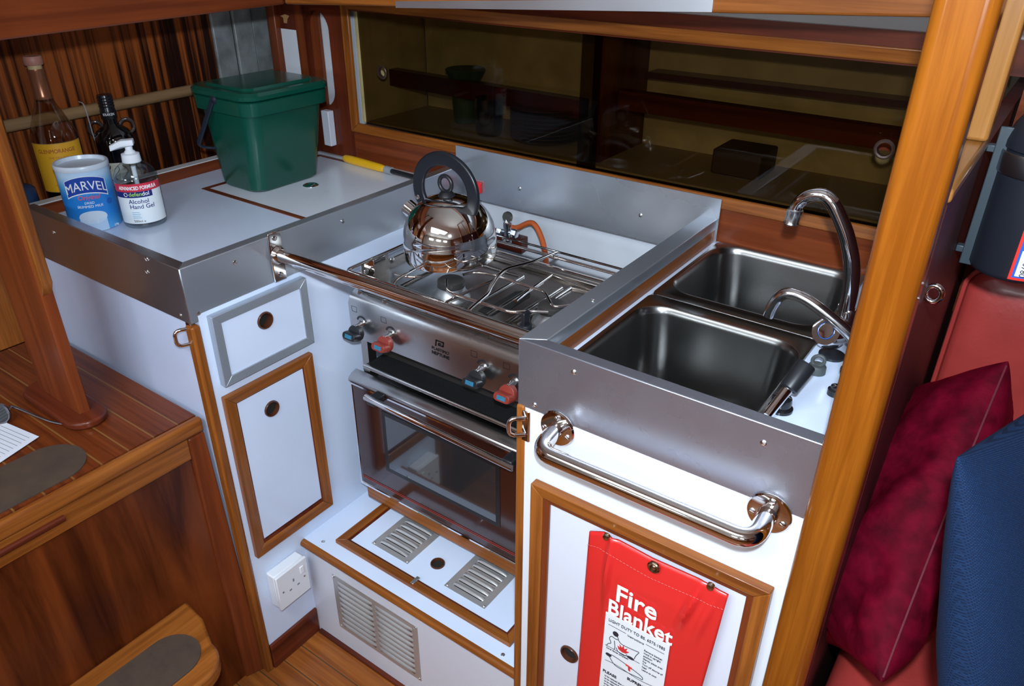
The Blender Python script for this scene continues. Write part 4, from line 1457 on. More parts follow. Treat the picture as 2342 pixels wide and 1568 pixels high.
draw([(.010, .082), (.020, .080), (.044, .084), (.066, .090), (.068, .096), (.062, .096), (.046, .098), (.024, .098), (.014, .088), (.010, .082)])
bm = NB(); prism(bm, FB, [(x0b + .011 + a, ztb - .083 + b * .6) for a, b in circ(0, 0, .005, 12)], 0, .0008); mk('drawing', bm, BK, fb)
bm = NB(); prism(bm, FB, [(x0b + a, ztb - b) for a, b in ((.040, .082), (.050, .084), (.050, .087), (.047, .086), (.048, .093), (.045, .092), (.044, .085), (.040, .085))], 0, .0009); mk('drawing', bm, REDP, fb)
# eyelet and press studs
for (u, v, r, rng) in ((1494, 1298, .0092, 1), (1386, 1228, .0052, 0), (1624, 1342, .0052, 0)):
    p = FBp(u, v, yB - (.0085 if rng else .0068))
    G = FR(p, (1, 0, 0), (0, 0, 1), (0, -1, 0))
    bm = NB()
    if rng:
        lathe(bm, G, [(r, -.003), (r, .0), (r * .8, .0014), (r * .55, .0006), (r * .5, -.002)], 26)
        lathe(bm, G, [(r * .5, -.001), (r * .5, -.0005), (r * .3, .001), (0, .0014)], 20)
    else:
        lathe(bm, G, [(r, -.004), (r, .0), (r * .8, .0018), (0, .003)], 20)
    mk('eyelet' if rng else 'press_stud', bm, brushed('aged_brass', (.45, .38, .28), .25), fb)
# stitched seam
bm = NB()
for k in range(40):
    s = k / 40
    p0 = interp(s, tops) + V((0, -(.0050 + .0050 * min(1, s * 9, (1 - s) * 9)), -.022 - .004 * math.sin(PI * s)))
    p1 = interp(min(1, s + .016), tops) + V((0, -(.0050 + .0050 * min(1, s * 9, (1 - s) * 9)), -.022 - .004 * math.sin(PI * s)))
    tube(bm, [p0, p1], .0004, 4)
mk('stitching', bm, plain('thread', (.55, .12, .10), .7), fb)

# ------------------------------------------------------------------ right post, bulkhead, second post
po = tag(mk('wooden_post', wbox((-.1135, .72, ZF), (-.0655, .762, 1.96)), wood('post', 'z'), bevel=.011, seg=5), 'tall varnished orange wooden post at the right end of the sink counter', 'post')
bh = thing('half_bulkhead', (-.075, .95, ZF), 'dark red half-height bulkhead with a pale wooden capping behind the orange post', 'bulkhead')
mk('panel', wbox((-.0835, .7625, ZF), (-.066, YW + .3, 1.225)), wood('bulkhead', 'z'), bh)
bm = NB()
box(bm, W0, (-.0865, .763, 1.2255), (-.064, 1.0, 1.240))
mk('capping', bm, wood('honey', 'y'), bh, bevel=.004, seg=3)
tag(mk('slim_post', wbox((-.0868, .958, 1.2405), (-.0635, .990, 1.96)), wood('honey', 'z'), bevel=.004), 'slim pale wooden post standing on the bulkhead capping', 'post')
bm = NB()
rc = P(2135, 671, 'y', .80)
tube(bm, [V((rc.x + .0074 * math.cos(2 * PI * i / 28), .80, rc.z + .0085 * math.sin(2 * PI * i / 28))) for i in range(28)], .0028, 10, True)
tag(mk('steel_ring', bm, CHROME), 'small round steel ring on the dark red bulkhead by the orange post', 'ring')

# extinguisher
ex = thing('fire_extinguisher', (.0, 1.0, 1.09), 'black cylinder with a blue label and a steel band hung on the bulkhead', 'extinguisher')
ec = V((-.004, 1.02, 1.085))
G = FR(ec, (1, 0, 0), (0, 1, 0), (0, 0, 1))
RE = .047
bm = NB()
lathe(bm, G, [(.036, .0), (RE - .003, .004), (RE, .010), (RE, .116), (RE - .002, .118), (RE - .002, .143), (RE, .145), (RE, .152)] + [(RE * math.cos(a) - .001, .152 + RE * .95 * math.sin(a)) for a in [PI / 2 * k / 8 for k in range(1, 9)]], 48)
mk('cylinder', bm, plain('black_satin', (.012, .014, .020), .35), ex)
bm = NB()
lathe(bm, G, [(RE + .0012, .118), (RE + .002, .120), (RE + .002, .140), (RE + .0012, .142)], 48, 0, False, False)
mk('band', bm, brushed('band_steel', (.45, .46, .48), .28), ex)
bm = wbox((-.0580, 1.005, 1.088), (-.0440, 1.009, 1.25))
for zz in (1.10, 1.22):
    box(bm, W0, (-.0657, 1.009, zz), (-.0560, 1.020, zz + .008))
mk('bracket', bm, plain('bracket_grey', (.028, .042, .052), .4), ex, bevel=.001)
an0 = math.atan2(-1.02, .004)
cyl = ((ec.x, ec.y), RE, an0, ec.z)
BLUE = plain('label_blue', (.02, .10, .45), .35)
bm = NB(); patch(bm, cyl, -.001, .075, .008, .117, .0003, 18)
mk('label_edge', bm, plain('label_red', (.65, .03, .02), .35), ex)
bm = NB(); patch(bm, cyl, .002, .072, .011, .117, .0006, 18)
mk('label', bm, BLUE, ex, label='blue printed label edged in red')
bm = NB(); patch(bm, cyl, .0045, .020, .013, .043, .0009, 8)
mk('sticker', bm, plain('paper_white', (.78, .80, .82), .5), ex)
def extext(s, size, a, z):
    """lettering running down the cylinder"""
    o = text(s, size, W0, BK if s == '100780' else WT, ex, align='LEFT', depth=.0002)
    for v in o.data.vertices:
        x_, y_ = v.co.x, v.co.y
        an = an0 + (a + y_) / RE
        R2 = RE + .0013 + v.co.z
        v.co = V((ec.x + R2 * math.cos(an), ec.y + R2 * math.sin(an), ec.z + z - x_))
extext('100780', .0088, .0085, .039)
for k in range(3):
    for (zt, s) in ((.070, 'REMOVE PIN'), (.112, 'SQUEEZE LEVER')):
        extext(s if k < 2 else s[:6], .0042, .006 + k * .0055, zt)

# settee
st = thing('settee', (.25, 1.1, .4), 'red vinyl settee behind the cushions', 'settee')
bm = NB()
cA = P(2218, 628, 'y', 1.2)
loops = []
Gc = FR((.42, 1.235, .815), (1, 0, 0), (0, .10, 1), (0, -1, .10))
for c, s in ((-.030, .97), (-.026, 1.0), (.0, 1.0), (.025, .995), (.036, .975), (.041, .94), (.044, .85), (.046, .6), (.047, .2)):
    loops.append([Gc(a, b, c) for a, b in rrect(0, 0, .945 - (1 - s) * .4, .392 - (1 - s) * .4, .035, 8)])
loft(bm, loops)
mk('back_cushion', bm, plain('red_leatherette', (.36, .040, .034), .30, coat=.1, var=.18, vscale=14, bump=.35, bscale=120), st)
bm = NB()
tube(bm, [Gc(a, b, .032) for a, b in rrect(0, 0, .948, .395, .036, 8)], .0035, 8, True)
mk('piping', bm, plain('red_leatherette', (.36, .040, .034), .30), st)
bm = NB()
box(bm, W0, (-.05, .45, .34), (.89, 1.17, .517))
mk('seat_cushion', bm, plain('red_leatherette', (.36, .04, .034), .3), st, bevel=.03, seg=4)
mk('base', wbox((-.05, .47, ZF), (.89, 1.19, .34)), wood('redwood', 'x'), st)
struct('wall_settee', wbox((-.062, 1.30, ZF), (1.9, 1.33, 1.40)), wood('redwood', 'x'))



def pillow(name, c, u, v, w_, h_, th, mat, label, wr=.004, seed=1, pinch=.07, parentparts=None):
    u, v = V(u).normalized(), V(v).normalized()
    n_ = u.cross(v).normalized()
    G = FR(c, u, v, n_)
    N = 44
    rnd = random.Random(seed)
    waves = [(rnd.uniform(2, 7), rnd.uniform(2, 7), rnd.uniform(0, 6), rnd.uniform(.3, 1)) for _ in range(9)]
    bm = NB()
    uvl = bm.loops.layers.uv.new('UVMap')
    fronts = []
    for side in (1, -1):
        g = []
        for j in range(N + 1):
            b = math.sin(PI / 2 * (-1 + 2 * j / N))
            row = []
            for i in range(N + 1):
                a = math.sin(PI / 2 * (-1 + 2 * i / N))
                A2 = a * (1 - pinch * (1 - b * b)); B2 = b * (1 - pinch * (1 - a * a))
                prof_ = ((1 - abs(a) ** 2.2) * (1 - abs(b) ** 2.2))
                t = max(0, prof_) ** .45 * th
                wob = sum(k * math.sin(f1 * a * 1.6 + f2 * b * 1.6 + ph) for f1, f2, ph, k in waves) * wr * min(1, prof_ * 3) / 3
                edge = max(abs(a), abs(b))
                rad = wr * .5 * math.sin(16 * math.atan2(b, a)) * math.exp(-((edge - .8) / .12) ** 2) * min(1, prof_ * 6)
                row.append(bm.verts.new(G(A2 * w_, B2 * h_, side * (t + wob + rad))))
            g.append(row)
        for j in range(N):
            for i in range(N):
                f = bm.faces.new([g[j][i], g[j][i + 1], g[j + 1][i + 1], g[j + 1][i]] if side == 1 else [g[j][i], g[j + 1][i], g[j + 1][i + 1], g[j][i + 1]])
                for lo in f.loops:
                    p = lo.vert.co - G.o
                    lo[uvl].uv = (p.dot(u) + .5, p.dot(v) + .5)
    bmesh.ops.remove_doubles(bm, verts=bm.verts, dist=1e-5)
    o = mk(name, bm, mat, recalc=False)
    return tag(o, label, 'cushion')


VELVET = plain('wine_velvet', (.095, .001, .009), .7, spec=.05, sheen=.07, var=.55, vscale=45, bump=.8, bscale=160)
pA, pB = P(2297, 826, 'y', 1.0), P(2008, 1556, 'y', .72)
pu = (pA - pB).normalized()
pv = V((-.36, pu.z, -pu.y)).normalized()
pillow('cushion', (pA + pB) / 2 + pv * .125 + V((.002, 0, 0)), pu, pv, (pA - pB).length / 2, .13, .074, VELVET, 'wine red velvet cushion wedged on edge against the bulkhead', .007, 3, .04)
vc = bpy.data.objects['cushion']
bm = NB()
cc_ = (pA + pB) / 2 + pv * .125 + V((.002, 0, 0))
hw = (pA - pB).length / 2
tube(bm, [cc_ + pu * (a * hw) - pv * (.13 * (1 - .04 * (1 - a * a))) for a in [-.97 + 1.94 * k / 30 for k in range(31)]], .0014, 8)
mk('seam', bm, plain('velvet_seam', (.09, .001, .010), .6), vc)
bT, bB = P(2168, 1018, 'y', .66), P(2163, 1620, 'y', .60)
bu_ = (P(2342, 905, 'y', .80) - bT).normalized()
bv_ = (bT - bB).normalized()
bB = bT - bv_ * ((bT.z - .525) / bv_.z)
pillow('cushion', (bT + bB) / 2 + bu_ * .20 + V((.014, 0, 0)), bu_, bv_, .215, (bT - bB).length / 2, .062, weave('navy_weave', (.007, .027, .078), (.0018, .008, .028), 330), 'navy blue woven cushion at the lower right edge', .003, 8, .04)

# ------------------------------------------------------------------ step box on the left
SX, SZ = -1.12, .655
sb = thing('engine_box', (-1.45, .2, ZF), 'varnished wooden step box with a planked top in the left foreground', 'step box')
mk('top', wbox((-1.655, -.5, SZ - .022), (SX - .012, .603, SZ)), planked('step_boards', 'step', 'x', 'y', 0.0465, .567, seam=(.19, .085, .024), sw=.003), sb, label='planked top with pale seams')
bm = NB()
box(bm, W0, (SX - .012, -.5, SZ - .030), (SX + .006, .607, SZ + .001))
mk('nosing', bm, wood('teak', 'y'), sb, bevel=.008, seg=4)
mk('top_drawer_rail', wbox((SX - .022, -.5, SZ - .075), (SX + .001, .572, SZ - .0305)), wood('teak', 'y'), sb, bevel=.002)
bm = NB()
tube(bm, [V((SX + .002, -.3, .607)), V((SX + .002, .345, .607))], .006, 10)
mk('handle_groove', bm, wood('mahogany', 'y'), sb)
mk('front_panel', wbox((SX - .030, -.5, ZF), (SX - .004, .575, SZ - .0755)), wood('figured', 'z'), sb)
bm = NB()
hexa(bm, [(SX - .03, .572, SZ - .031), (SX + .003, .572, SZ - .031), (SX + .003, .606, SZ - .031), (SX - .03, .606, SZ - .031)],
     [(SX - .03, .572, ZF), (SX + .003, .572, ZF), (SX + .018, .615, ZF), (SX - .03, .615, ZF)])
mk('corner_stile', bm, wood('redwood', 'z'), sb, bevel=.004)
GRIPM = plain('brown_grip', (.060, .036, .023), .75, bump=.5, bscale=900, var=.25, vscale=40)
bm = NB()
FZS = FR((0, 0, SZ), (1, 0, 0), (0, 1, 0), (0, 0, 1))
cx_ = (SX - .135 + SX - .020) / 2
ph_ = [(cx_ + .0575 * math.cos(a), .375 + .055 * math.sin(a)) for a in [PI * k / 16 for k in range(17)]] + [(cx_ - .0575, -.4), (cx_ + .0575, -.4)]
prism(bm, FZS, ph_, .0002, .0018)
mk('grip_pad', bm, GRIPM, sb, label='rounded dark brown grip pad')
# lower tread
tz = .285
lt_ = thing('lower_step', (-1.03, .3, tz), 'lower varnished step tread with a dark oval grip pad', 'step')
o_ = [(SX - .003, .494), (SX - .003, -.35), (-.94, -.35)] + [(-.94 - .06 + .06 * math.cos(a), .41 + .06 * math.sin(a) * .9) for a in [PI / 2 * k / 8 for k in range(9)]] + [(-1.06, .488)]
bm = NB()
prism(bm, FR((0, 0, tz), (1, 0, 0), (0, 1, 0), (0, 0, 1)), o_, -.032, 0)
mk('tread', bm, wood('teak', 'y'), lt_, bevel=.006, seg=3)
bm = NB()
c3 = -1.028
prism(bm, FR((0, 0, tz), (1, 0, 0), (0, 1, 0), (0, 0, 1)), [(c3 + .052 * math.cos(a), .40 + .050 * math.sin(a)) for a in [PI * k / 16 for k in range(17)]] + [(c3 - .052, -.3), (c3 + .052, -.3)], .0002, .0018)
mk('grip_pad', bm, GRIPM, lt_)
# gangway board
gp = thing('stair_upright', (-1.345, .48, SZ), 'flat reddish wooden upright board standing in an oval base on the step box', 'upright')
bm = NB()
pts = [(-1.418, .474), (-1.276, .472), (-1.274, .4915), (-1.418, .4935)]
hexa(bm, [V((a, b, SZ + .004)) for a, b in pts], [V((a, b, 1.96)) for a, b in pts])
mk('board', bm, wood('redwood', 'z'), gp, bevel=.002)
bm = NB()
prism(bm, FR((0, 0, 1.30 - 1.30), (1, 0, 0), (0, 0, 1), (0, -1, 0)), [(-1.2765, .90), (-1.262, .925), (-1.262, 1.96), (-1.2765, 1.96)], -.4905, -.473)
mk('edge_strip', bm, wood('teak', 'z'), gp, bevel=.002)  # projecting edge of the board, lighter wood stands in for flash light on it
bm = NB()
so_ = [(-1.345 + sx_ * .070 + .036 * math.cos(a), .480 + .036 * math.sin(a)) for sx_, r0 in ((1, -PI / 2), (-1, PI / 2)) for a in [r0 + PI * k / 14 for k in range(15)]]
prism(bm, FZS, so_, .0002, .016)
mk('base', bm, wood('mahogany', 'x'), gp, bevel=.005, seg=3, label='dark oval wooden base')
# paper and sunglasses
pp = thing('printed_sheet', (-1.36, .33, SZ), 'white printed sheet of paper on the step box at the left edge', 'paper')
k0, k1, k2 = Z(90, 1000, SZ + .001), Z(0, 962, SZ + .001), Z(0, 1060, SZ + .001)
e1_, e2_ = (k1 - k0).normalized(), (k2 - k0).normalized()
bm = NB()
q4 = [k0, k0 + e1_ * .297, k0 + e1_ * .297 + e2_ * .16, k0 + e2_ * .16]
hexa(bm, [p + V((0, 0, .0016)) for p in q4], [p + V((0, 0, .0022)) for p in q4])
mk('sheet', bm, plain('paper', (.66, .70, .78), .6), pp)
bm = NB()
for k in range(16):
    yy = .010 + k * .008
    L_ = random.uniform(.06, .13)
    a_, b_ = k0 + e1_ * .012 + e2_ * yy, k0 + e1_ * (.012 + L_) + e2_ * yy
    wv = e2_ * .0010
    z_ = V((0, 0, .00222))
    hexa(bm, [a_ + z_, b_ + z_, b_ + wv + z_, a_ + wv + z_], [p + V((0, 0, .0001)) for p in (a_ + z_, b_ + z_, b_ + wv + z_, a_ + wv + z_)])
mk('print_lines', bm, plain('grey_print', (.20, .21, .25), .6), pp)
sg = thing('sunglasses', (-1.41, .40, SZ), 'dark-lensed sunglasses lying on the step box beside the wooden upright', 'sunglasses')
l0 = Z(18, 965, SZ)
l1 = P(18, 880, 'x', l0.x + .01)
Gs = FR((l0.x - .004, l0.y - .018, SZ + .024), (.55, .83, 0), (.05, 0, 1), (.83, -.55, 0))
bm = NB()
tube(bm, [Gs(a, b, 0) for a, b in rrect(0, 0, .052, .040, .016, 6)], .0028, 8, True)
tube(bm, [Gs(a - .064, b, .004) for a, b in rrect(0, 0, .052, .040, .016, 6)], .0028, 8, True)
tube(bm, smoothpath([Gs(-.026, .008, 0), Gs(-.032, .012, 0), Gs(-.038, .008, .003)], 4), .002, 8)
mk('rim', bm, brushed('gunmetal', (.25, .24, .27), .25), sg)
for dx in (0, -.064):
    bm = NB()
    prism(bm, Gs, [(a + dx, b) for a, b in rrect(0, 0, .050, .038, .016, 6)], -.0006 + (.004 if dx else 0), .0006 + (.004 if dx else 0))
    mk('lens', bm, clear('dark_lens', (.10, .08, .16), .15), sg)
ht = [Gs(.028, .006, -.001)]
e0 = Z(152, 971, SZ + .003)
bm = NB()
tube(bm, smoothpath([Gs(.028, .006, 0), Gs(.034, .004, -.008), e0.lerp(ht[0], .35) + V((0, 0, -.002)), e0], 6), .0022, 8)
mk('temple', bm, brushed('gunmetal', (.25, .24, .27), .25), sg)

# ------------------------------------------------------------------ things on the left worktop
# compost caddy
cd = thing('food_caddy', (-1.51, 1.13, ZC + .0016), 'dark green plastic food caddy with a hinged lid and black handle', 'caddy')
GREEN = plain('green_plastic', (.003, .066, .043), .24, bump=.06, bscale=300)
z_ = ZC + .0017
def cl_(x0, x1, y0, y1, r, z):
    return [V((a, b, z)) for a, b in rrect((x0 + x1) / 2, (y0 + y1) / 2, x1 - x0, y1 - y0, r, 8)]
TZ = 1.105
bm = NB()
loft(bm, [cl_(-1.577, -1.447, 1.038, 1.217, .03, z_), cl_(-1.582, -1.441, 1.033, 1.223, .03, z_ + .006), cl_(-1.600, -1.417, 1.024, 1.236, .032, TZ - .045),
          cl_(-1.601, -1.416, 1.023, 1.237, .032, TZ - .030)])
mk('body', bm, GREEN, cd)
bm = NB()
loft(bm, [cl_(-1.602, -1.415, 1.022, 1.238, .033, TZ - .038), cl_(-1.613, -1.404, 1.014, 1.248, .035, TZ - .036), cl_(-1.614, -1.402, 1.013, 1.250, .035, TZ - .008), cl_(-1.611, -1.405, 1.016, 1.247, .033, TZ - .006)])
mk('rim', bm, GREEN, cd)
bm = NB()
loft(bm, [cl_(-1.612, -1.404, 1.014, 1.249, .035, TZ - .0055), cl_(-1.617, -1.399, 1.010, 1.253, .037, TZ - .002), cl_(-1.617, -1.399, 1.010, 1.253, .037, TZ + .006), cl_(-1.611, -1.406, 1.016, 1.247, .033, TZ + .012),
          cl_(-1.592, -1.430, 1.035, 1.230, .025, TZ + .012), cl_(-1.588, -1.434, 1.039, 1.226, .022, TZ + .017), cl_(-1.56, -1.46, 1.06, 1.20, .02, TZ + .0175)])
mk('lid', bm, plain('green_lid', (.003, .066, .043), .18), cd)
bm = NB()
hA_, hB_ = V((-1.6135, 1.035, TZ - .022)), V((-1.6135, 1.035, TZ - .022))
pv1, pv2 = V((-1.600, 1.008, TZ - .024)), V((-1.60, 1.256, TZ - .024))
pv1 = P(486, 228, 'y', 1.012)
tube(bm, fillet([pv1, P(452, 335, 'y', 1.000), P(490, 345, 'y', 1.025) + V((-.012, 0.02, 0)), V((pv1.x, 1.20, pv1.z - .10)), V((pv1.x - .006, 1.252, pv1.z))], .018, 6), .005, 10, prof=rrect(0, 0, .006, .011, .0025, 3))
lathe(bm, FR(pv1 + V((.002, .003, 0)), (1, 0, 0), (0, 0, 1), (0, -1, 0)), [(.010, -.006), (.010, .003), (.006, .006), (0, .007)], 18)
mk('handle', bm, plain('handle_dark', (.012, .018, .030), .4), cd)

# milk powder tin
tn = Z(222, 512, ZC)
TR, TH = .0485, .128
tm = thing('skimmed_milk_tin', tn, 'blue and white milk powder tin with a pale lid on the left worktop', 'tin')
G = FR(tn, (1, 0, 0), (0, 1, 0), (0, 0, 1))
an = math.atan2(-tn.y, -tn.x)
mt, nt, b_ = nmat('tin_print')
tc = nt.nodes.new('ShaderNodeTexCoord'); spz = nt.nodes.new('ShaderNodeSeparateXYZ'); nt.links.new(tc.outputs['Object'], spz.inputs[0])
rp_ = nt.nodes.new('ShaderNodeMapRange'); rp_.inputs[1].default_value = tn.z; rp_.inputs[2].default_value = tn.z + TH
nt.links.new(spz.outputs[2], rp_.inputs[0])
cr = nt.nodes.new('ShaderNodeValToRGB')
el = cr.color_ramp.elements
el[0].position = 0; el[0].color = (.10, .40, .78, 1)
el[1].position = 1; el[1].color = (.42, .62, .85, 1)
for pos, c in ((.25, (.02, .22, .66)), (.55, (.015, .20, .62)), (.72, (.10, .42, .80)), (.88, (.50, .68, .88))):
    e = el.new(pos); e.color = (*c, 1)
nt.links.new(rp_.outputs[0], cr.inputs[0]); nt.links.new(cr.outputs[0], b_.inputs['Base Color'])
b_.inputs['Roughness'].default_value = .3
bm = NB()
lathe(bm, G, [(TR - .002, .0005), (TR, .002), (TR, TH - .008)], 64)
tb = mk('can', bm, mt, tm)
bm = NB()
lathe(bm, G, [(TR + .0005, TH - .008), (TR + .0015, TH - .006), (TR + .0015, TH + .001), (TR, TH + .003), (TR - .004, TH + .003), (TR - .006, TH - .004), (0, TH - .004)], 64)
mk('lid', bm, plain('tin_lid', (.62, .70, .80), .3), tm)
cyl = ((tn.x, tn.y), TR, an - .06, tn.z)
arcf = lambda a: -.55 * a * a / .04
up_ = lambda o: (lambda a: o + arcf(a) * 1.0)
bm = NB(); patch(bm, cyl, -.0395, .0395, 0, 0, .0004, 28, 0, lambda a: .1095 + .003 - 7.0 * a * a, lambda a: .0795 - .001 - 7.0 * a * a)
mk('badge_edge', bm, WT, tb)
bm = NB(); patch(bm, cyl, -.0378, .0378, 0, 0, .0007, 28, 0, lambda a: .1095 + .002 - 7.0 * a * a, lambda a: .0795 + .001 - 7.0 * a * a)
mk('badge', bm, plain('badge_blue', (.010, .055, .36), .35), tb)
o = text('MARVEL', .0250, None, WT, tb, bold=.0, depth=.0005, cyl=cyl, squeeze=.86, y=0)
for v in o.data.vertices:   # follow the arch of the badge
    a = math.atan2(v.co.y - tn.y, v.co.x - tn.x) - (an - .06)
    s_ = a * TR
    v.co.z += .0865 - 7.0 * s_ * s_
    rr = V((v.co.x - tn.x, v.co.y - tn.y, 0)); rr = rr.normalized() * (rr.length + .0006)
    v.co.x, v.co.y = tn.x + rr.x, tn.y + rr.y
def oncyl(s, size, z, mat, parent, cyl, x=0.0, **k):
    c = (cyl[0], cyl[1], cyl[2], cyl[3] + z)
    return text(s, size, None, mat, parent, cyl=c, x=x, **k)
PINK = plain('pink_print', (.62, .12, .22), .4)
oncyl('Original', .0125, .0665, PINK, tb, cyl, shear=.3, bold=.02)
oncyl('DRIED', .0065, .0575, WT, tb, cyl)
oncyl('SKIMMED MILK', .0072, .0500, WT, tb, cyl)
bm = NB()
for k in range(1):
    rows = []
patch(bm, cyl, -.026, .026, 0, 0, .0005, 24, 0, lambda a: .030 + .013 * math.sqrt(max(0, 1 - (a / .0262) ** 2)), lambda a: .030 - .013 * math.sqrt(max(0, 1 - (a / .0262) ** 2)))
mk('milk_glass_picture', bm, plain('milk_print', (.62, .72, .84), .35), tb)
bm = NB()
patch(bm, cyl, -.026, .024, .0005, .022, .0005, 20, 0, lambda a: .026, lambda a: .001)
mk('milk_glass_picture', bm, plain('milk_print2', (.46, .62, .82), .35), tb)
bm = NB()
patch(bm, cyl, .0325, .045, 0, 0, .0005, 14, 0, lambda a: .0555 + .0062 * math.sqrt(max(0, 1 - ((a - .0387) / .0063) ** 2)), lambda a: .0555 - .0062 * math.sqrt(max(0, 1 - ((a - .0387) / .0063) ** 2)))
mk('round_mark', bm, plain('mark_blue', (.02, .12, .45), .4), tb)
oncyl('270g', .006, .003, WT, tb, cyl, x=.042)

# hand gel
gn = V((-1.4872, .786, ZC))
gb = thing('hand_gel_bottle', gn, 'clear hand gel pump bottle with a white and blue label beside the tin', 'bottle')
G = FR(gn, (1, 0, 0), (0, 1, 0), (0, 0, 1))
GR = .0415
bm = NB()
lathe(bm, G, [(.034, 0), (.040, .002), (GR, .008), (GR, .092), (.040, .103), (.034, .115), (.024, .124), (.016, .129), (.015, .133)], 56)
gbody = mk('bottle', bm, clear('clear_plastic', (.88, .91, .92), .10), gb)
bm = NB()
lathe(bm, G, [(.030, .004), (GR - .0025, .008), (GR - .0025, .098), (0, .098)], 48)
mk('gel', bm, clear('gel', (.84, .90, .92), .05), gbody)
an = math.atan2(-gn.y, -gn.x)
cyl = ((gn.x, gn.y), GR, an - .05, gn.z)
bm = NB(); patch(bm, cyl, -.052, .052, .012, .092, .0004, 30)
lbl = mk('label', bm, plain('gel_label', (.78, .84, .88), .35), gb, label='white wrap label')
bm = NB(); patch(bm, cyl, -.052, .052, 0, 0, .0007, 30, 0, lambda a: .0930 - .5 * a * a, lambda a: .0775 - .5 * a * a)
mk('red_band', bm, plain('band_red', (.62, .03, .06), .35), lbl)
NAVY = plain('band_navy', (.015, .02, .16), .35)
bm = NB(); patch(bm, cyl, -.052, .026, .0655, .0777, .0006, 26)
mk('blue_band', bm, NAVY, lbl)
oncyl('ADVANCED FORMULA', .0100, .0815, WT, lbl, cyl, bold=.03, squeeze=.72, depth=.0006, x=.000)
o = oncyl('defen', .0112, .0688, plain('lime_print', (.35, .62, .12), .4), lbl, cyl, align='LEFT', x=-.019, depth=.0006, bold=.01)
oncyl('dol', .0112, .0688, WT, lbl, cyl, align='LEFT', x=.0055, depth=.0006, bold=.01)
bm = NB()
(cx2, cy2), R2, ph2, z2 = cyl
ring = []
for k in range(18):
    t = 2 * PI * k / 18
    a_ = ph2 + (-.0245 + .0034 * math.cos(t)) / R2
    ring.append(V((cx2 + (R2 + .001) * math.cos(a_), cy2 + (R2 + .001) * math.sin(a_), z2 + .0720 + .0034 * math.sin(t))))
tube(bm, ring, .0006, 6, True)
mk('logo_ring', bm, WT, lbl)
oncyl('Alcohol', .0122, .0535, NAVY, lbl, cyl, align='LEFT', x=-.022, bold=.008)
oncyl('Hand Gel', .0122, .0430, NAVY, lbl, cyl, align='LEFT', x=-.022, bold=.008)
oncyl('500ml e', .0068, .0150, INK, lbl, cyl, align='LEFT', x=-.020)
SKY = plain('sky_print', (.25, .50, .72), .4)
bm = NB()
for k in range(4):
    patch(bm, cyl, -.020, -.006 + (k % 2) * .002, .0350 - k * .0038, .0360 - k * .0038, .0007, 6)
mk('small_print', bm, SKY, lbl)
bm = NB()
lathe(bm, G, [(.0175, .127), (.0178, .129), (.0170, .143), (.0110, .145), (.0095, .148), (.0070, .150), (.0070, .162)], 32)
lathe(bm, G, [(.0045, .02), (.0045, .118)], 14)
PW = plain('pump_white', (.80, .84, .90), .3)
mk('pump', bm, PW, gb)
bm = NB()
dirn = V((-.75, -.45, 0)).normalized() * 1.0
dv = V((P(275, 322, 'y', gn.y) - P(296, 318, 'y', gn.y))).normalized()
side_ = V((-.6, -.8, 0)).normalized()
GH = FR(gn + V((0, 0, .160)), side_, side_.cross(V((0, 0, 1))), (0, 0, 1))
loft(bm, [[GH(a, b * w_, z0 + dz) for a, b, dz in ((-.011, -.010, 0), (-.011, .010, 0), (.012, .009, 0), (.034, .005, -.010), (.034, -.005, -.010), (.012, -.009, 0))] for z0, w_ in ((0, 1), (.008, 1), (.011, .8))])
mk('pump_head', bm, PW, gb, bevel=.0015)

# whisky bottle
wn = V((-1.7590, .7740, .8845))
wb_ = thing('whisky_bottle', wn, 'tall whisky bottle with an orange label and copper neck foil at the far left', 'bottle')
G = FR(wn, (1, 0, 0), (0, 1, 0), (0, 0, 1))
WR = .0465
bm = NB()
wp = [(.040, 0), (WR - .003, .003), (WR, .010), (WR, .138), (WR - .002, .150), (.039, .168), (.030, .190), (.021, .210), (.0165, .224), (.0150, .234), (.0150, .275)]
lathe(bm, G, wp, 56)
mk('glass', bm, clear('amber_glass', (.86, .80, .72), .14), wb_)
bm = NB()
lathe(bm, G, [(.036, .008), (WR - .003, .012), (WR - .003, .030), (0, .030)], 40)
mk('whisky', bm, clear('whisky_liquid', (.45, .20, .05), .04), wb_)
bm = NB()
lathe(bm, G, [(.0165, .222), (.0172, .224), (.0168, .230), (.0160, .232), (.0158, .276), (.0165, .278), (.0160, .282)], 36)
mk('neck_foil', bm, plain('copper_foil', (.32, .12, .06), .3, metal=.5), wb_)
bm = NB()
lathe(bm, G, [(.0135, .282), (.0135, .290)], 30, 0)
mk('bottle_lip', bm, plain('pale_lip', (.55, .40, .20), .4), wb_)
bm = NB()
lathe(bm, G, [(.0175, .290), (.0185, .292), (.0180, .304), (.0165, .307), (0, .307)], 32)
mk('stopper', bm, plain('stopper', (.42, .18, .13), .5), wb_)
an = math.atan2(-wn.y, -wn.x)
cyl = ((wn.x, wn.y), WR, an - .12, wn.z)
bm = NB(); patch(bm, cyl, -.052, .062, .035, .138, .0005, 30)
wl_ = mk('label', bm, plain('orange_label', (.86, .42, .02), .45, var=.1, vscale=20), wb_)
bm = NB(); patch(bm, cyl, -.052, .062, .0345, .0360, .0008, 30); patch(bm, cyl, -.052, .062, .1370, .1385, .0008, 30)
mk('label_border', bm, plain('gold_print', (.55, .30, .05), .35), wl_)
DR_ = plain('maroon_print', (.30, .03, .02), .5)
oncyl('GLENMORANGIE', .0118, .1185, DR_, wl_, cyl, x=.002, squeeze=.84, bold=.0)
oncyl('THE ORIGINAL', .0060, .1065, plain('tan_print', (.40, .16, .02), .5), wl_, cyl, x=.004)
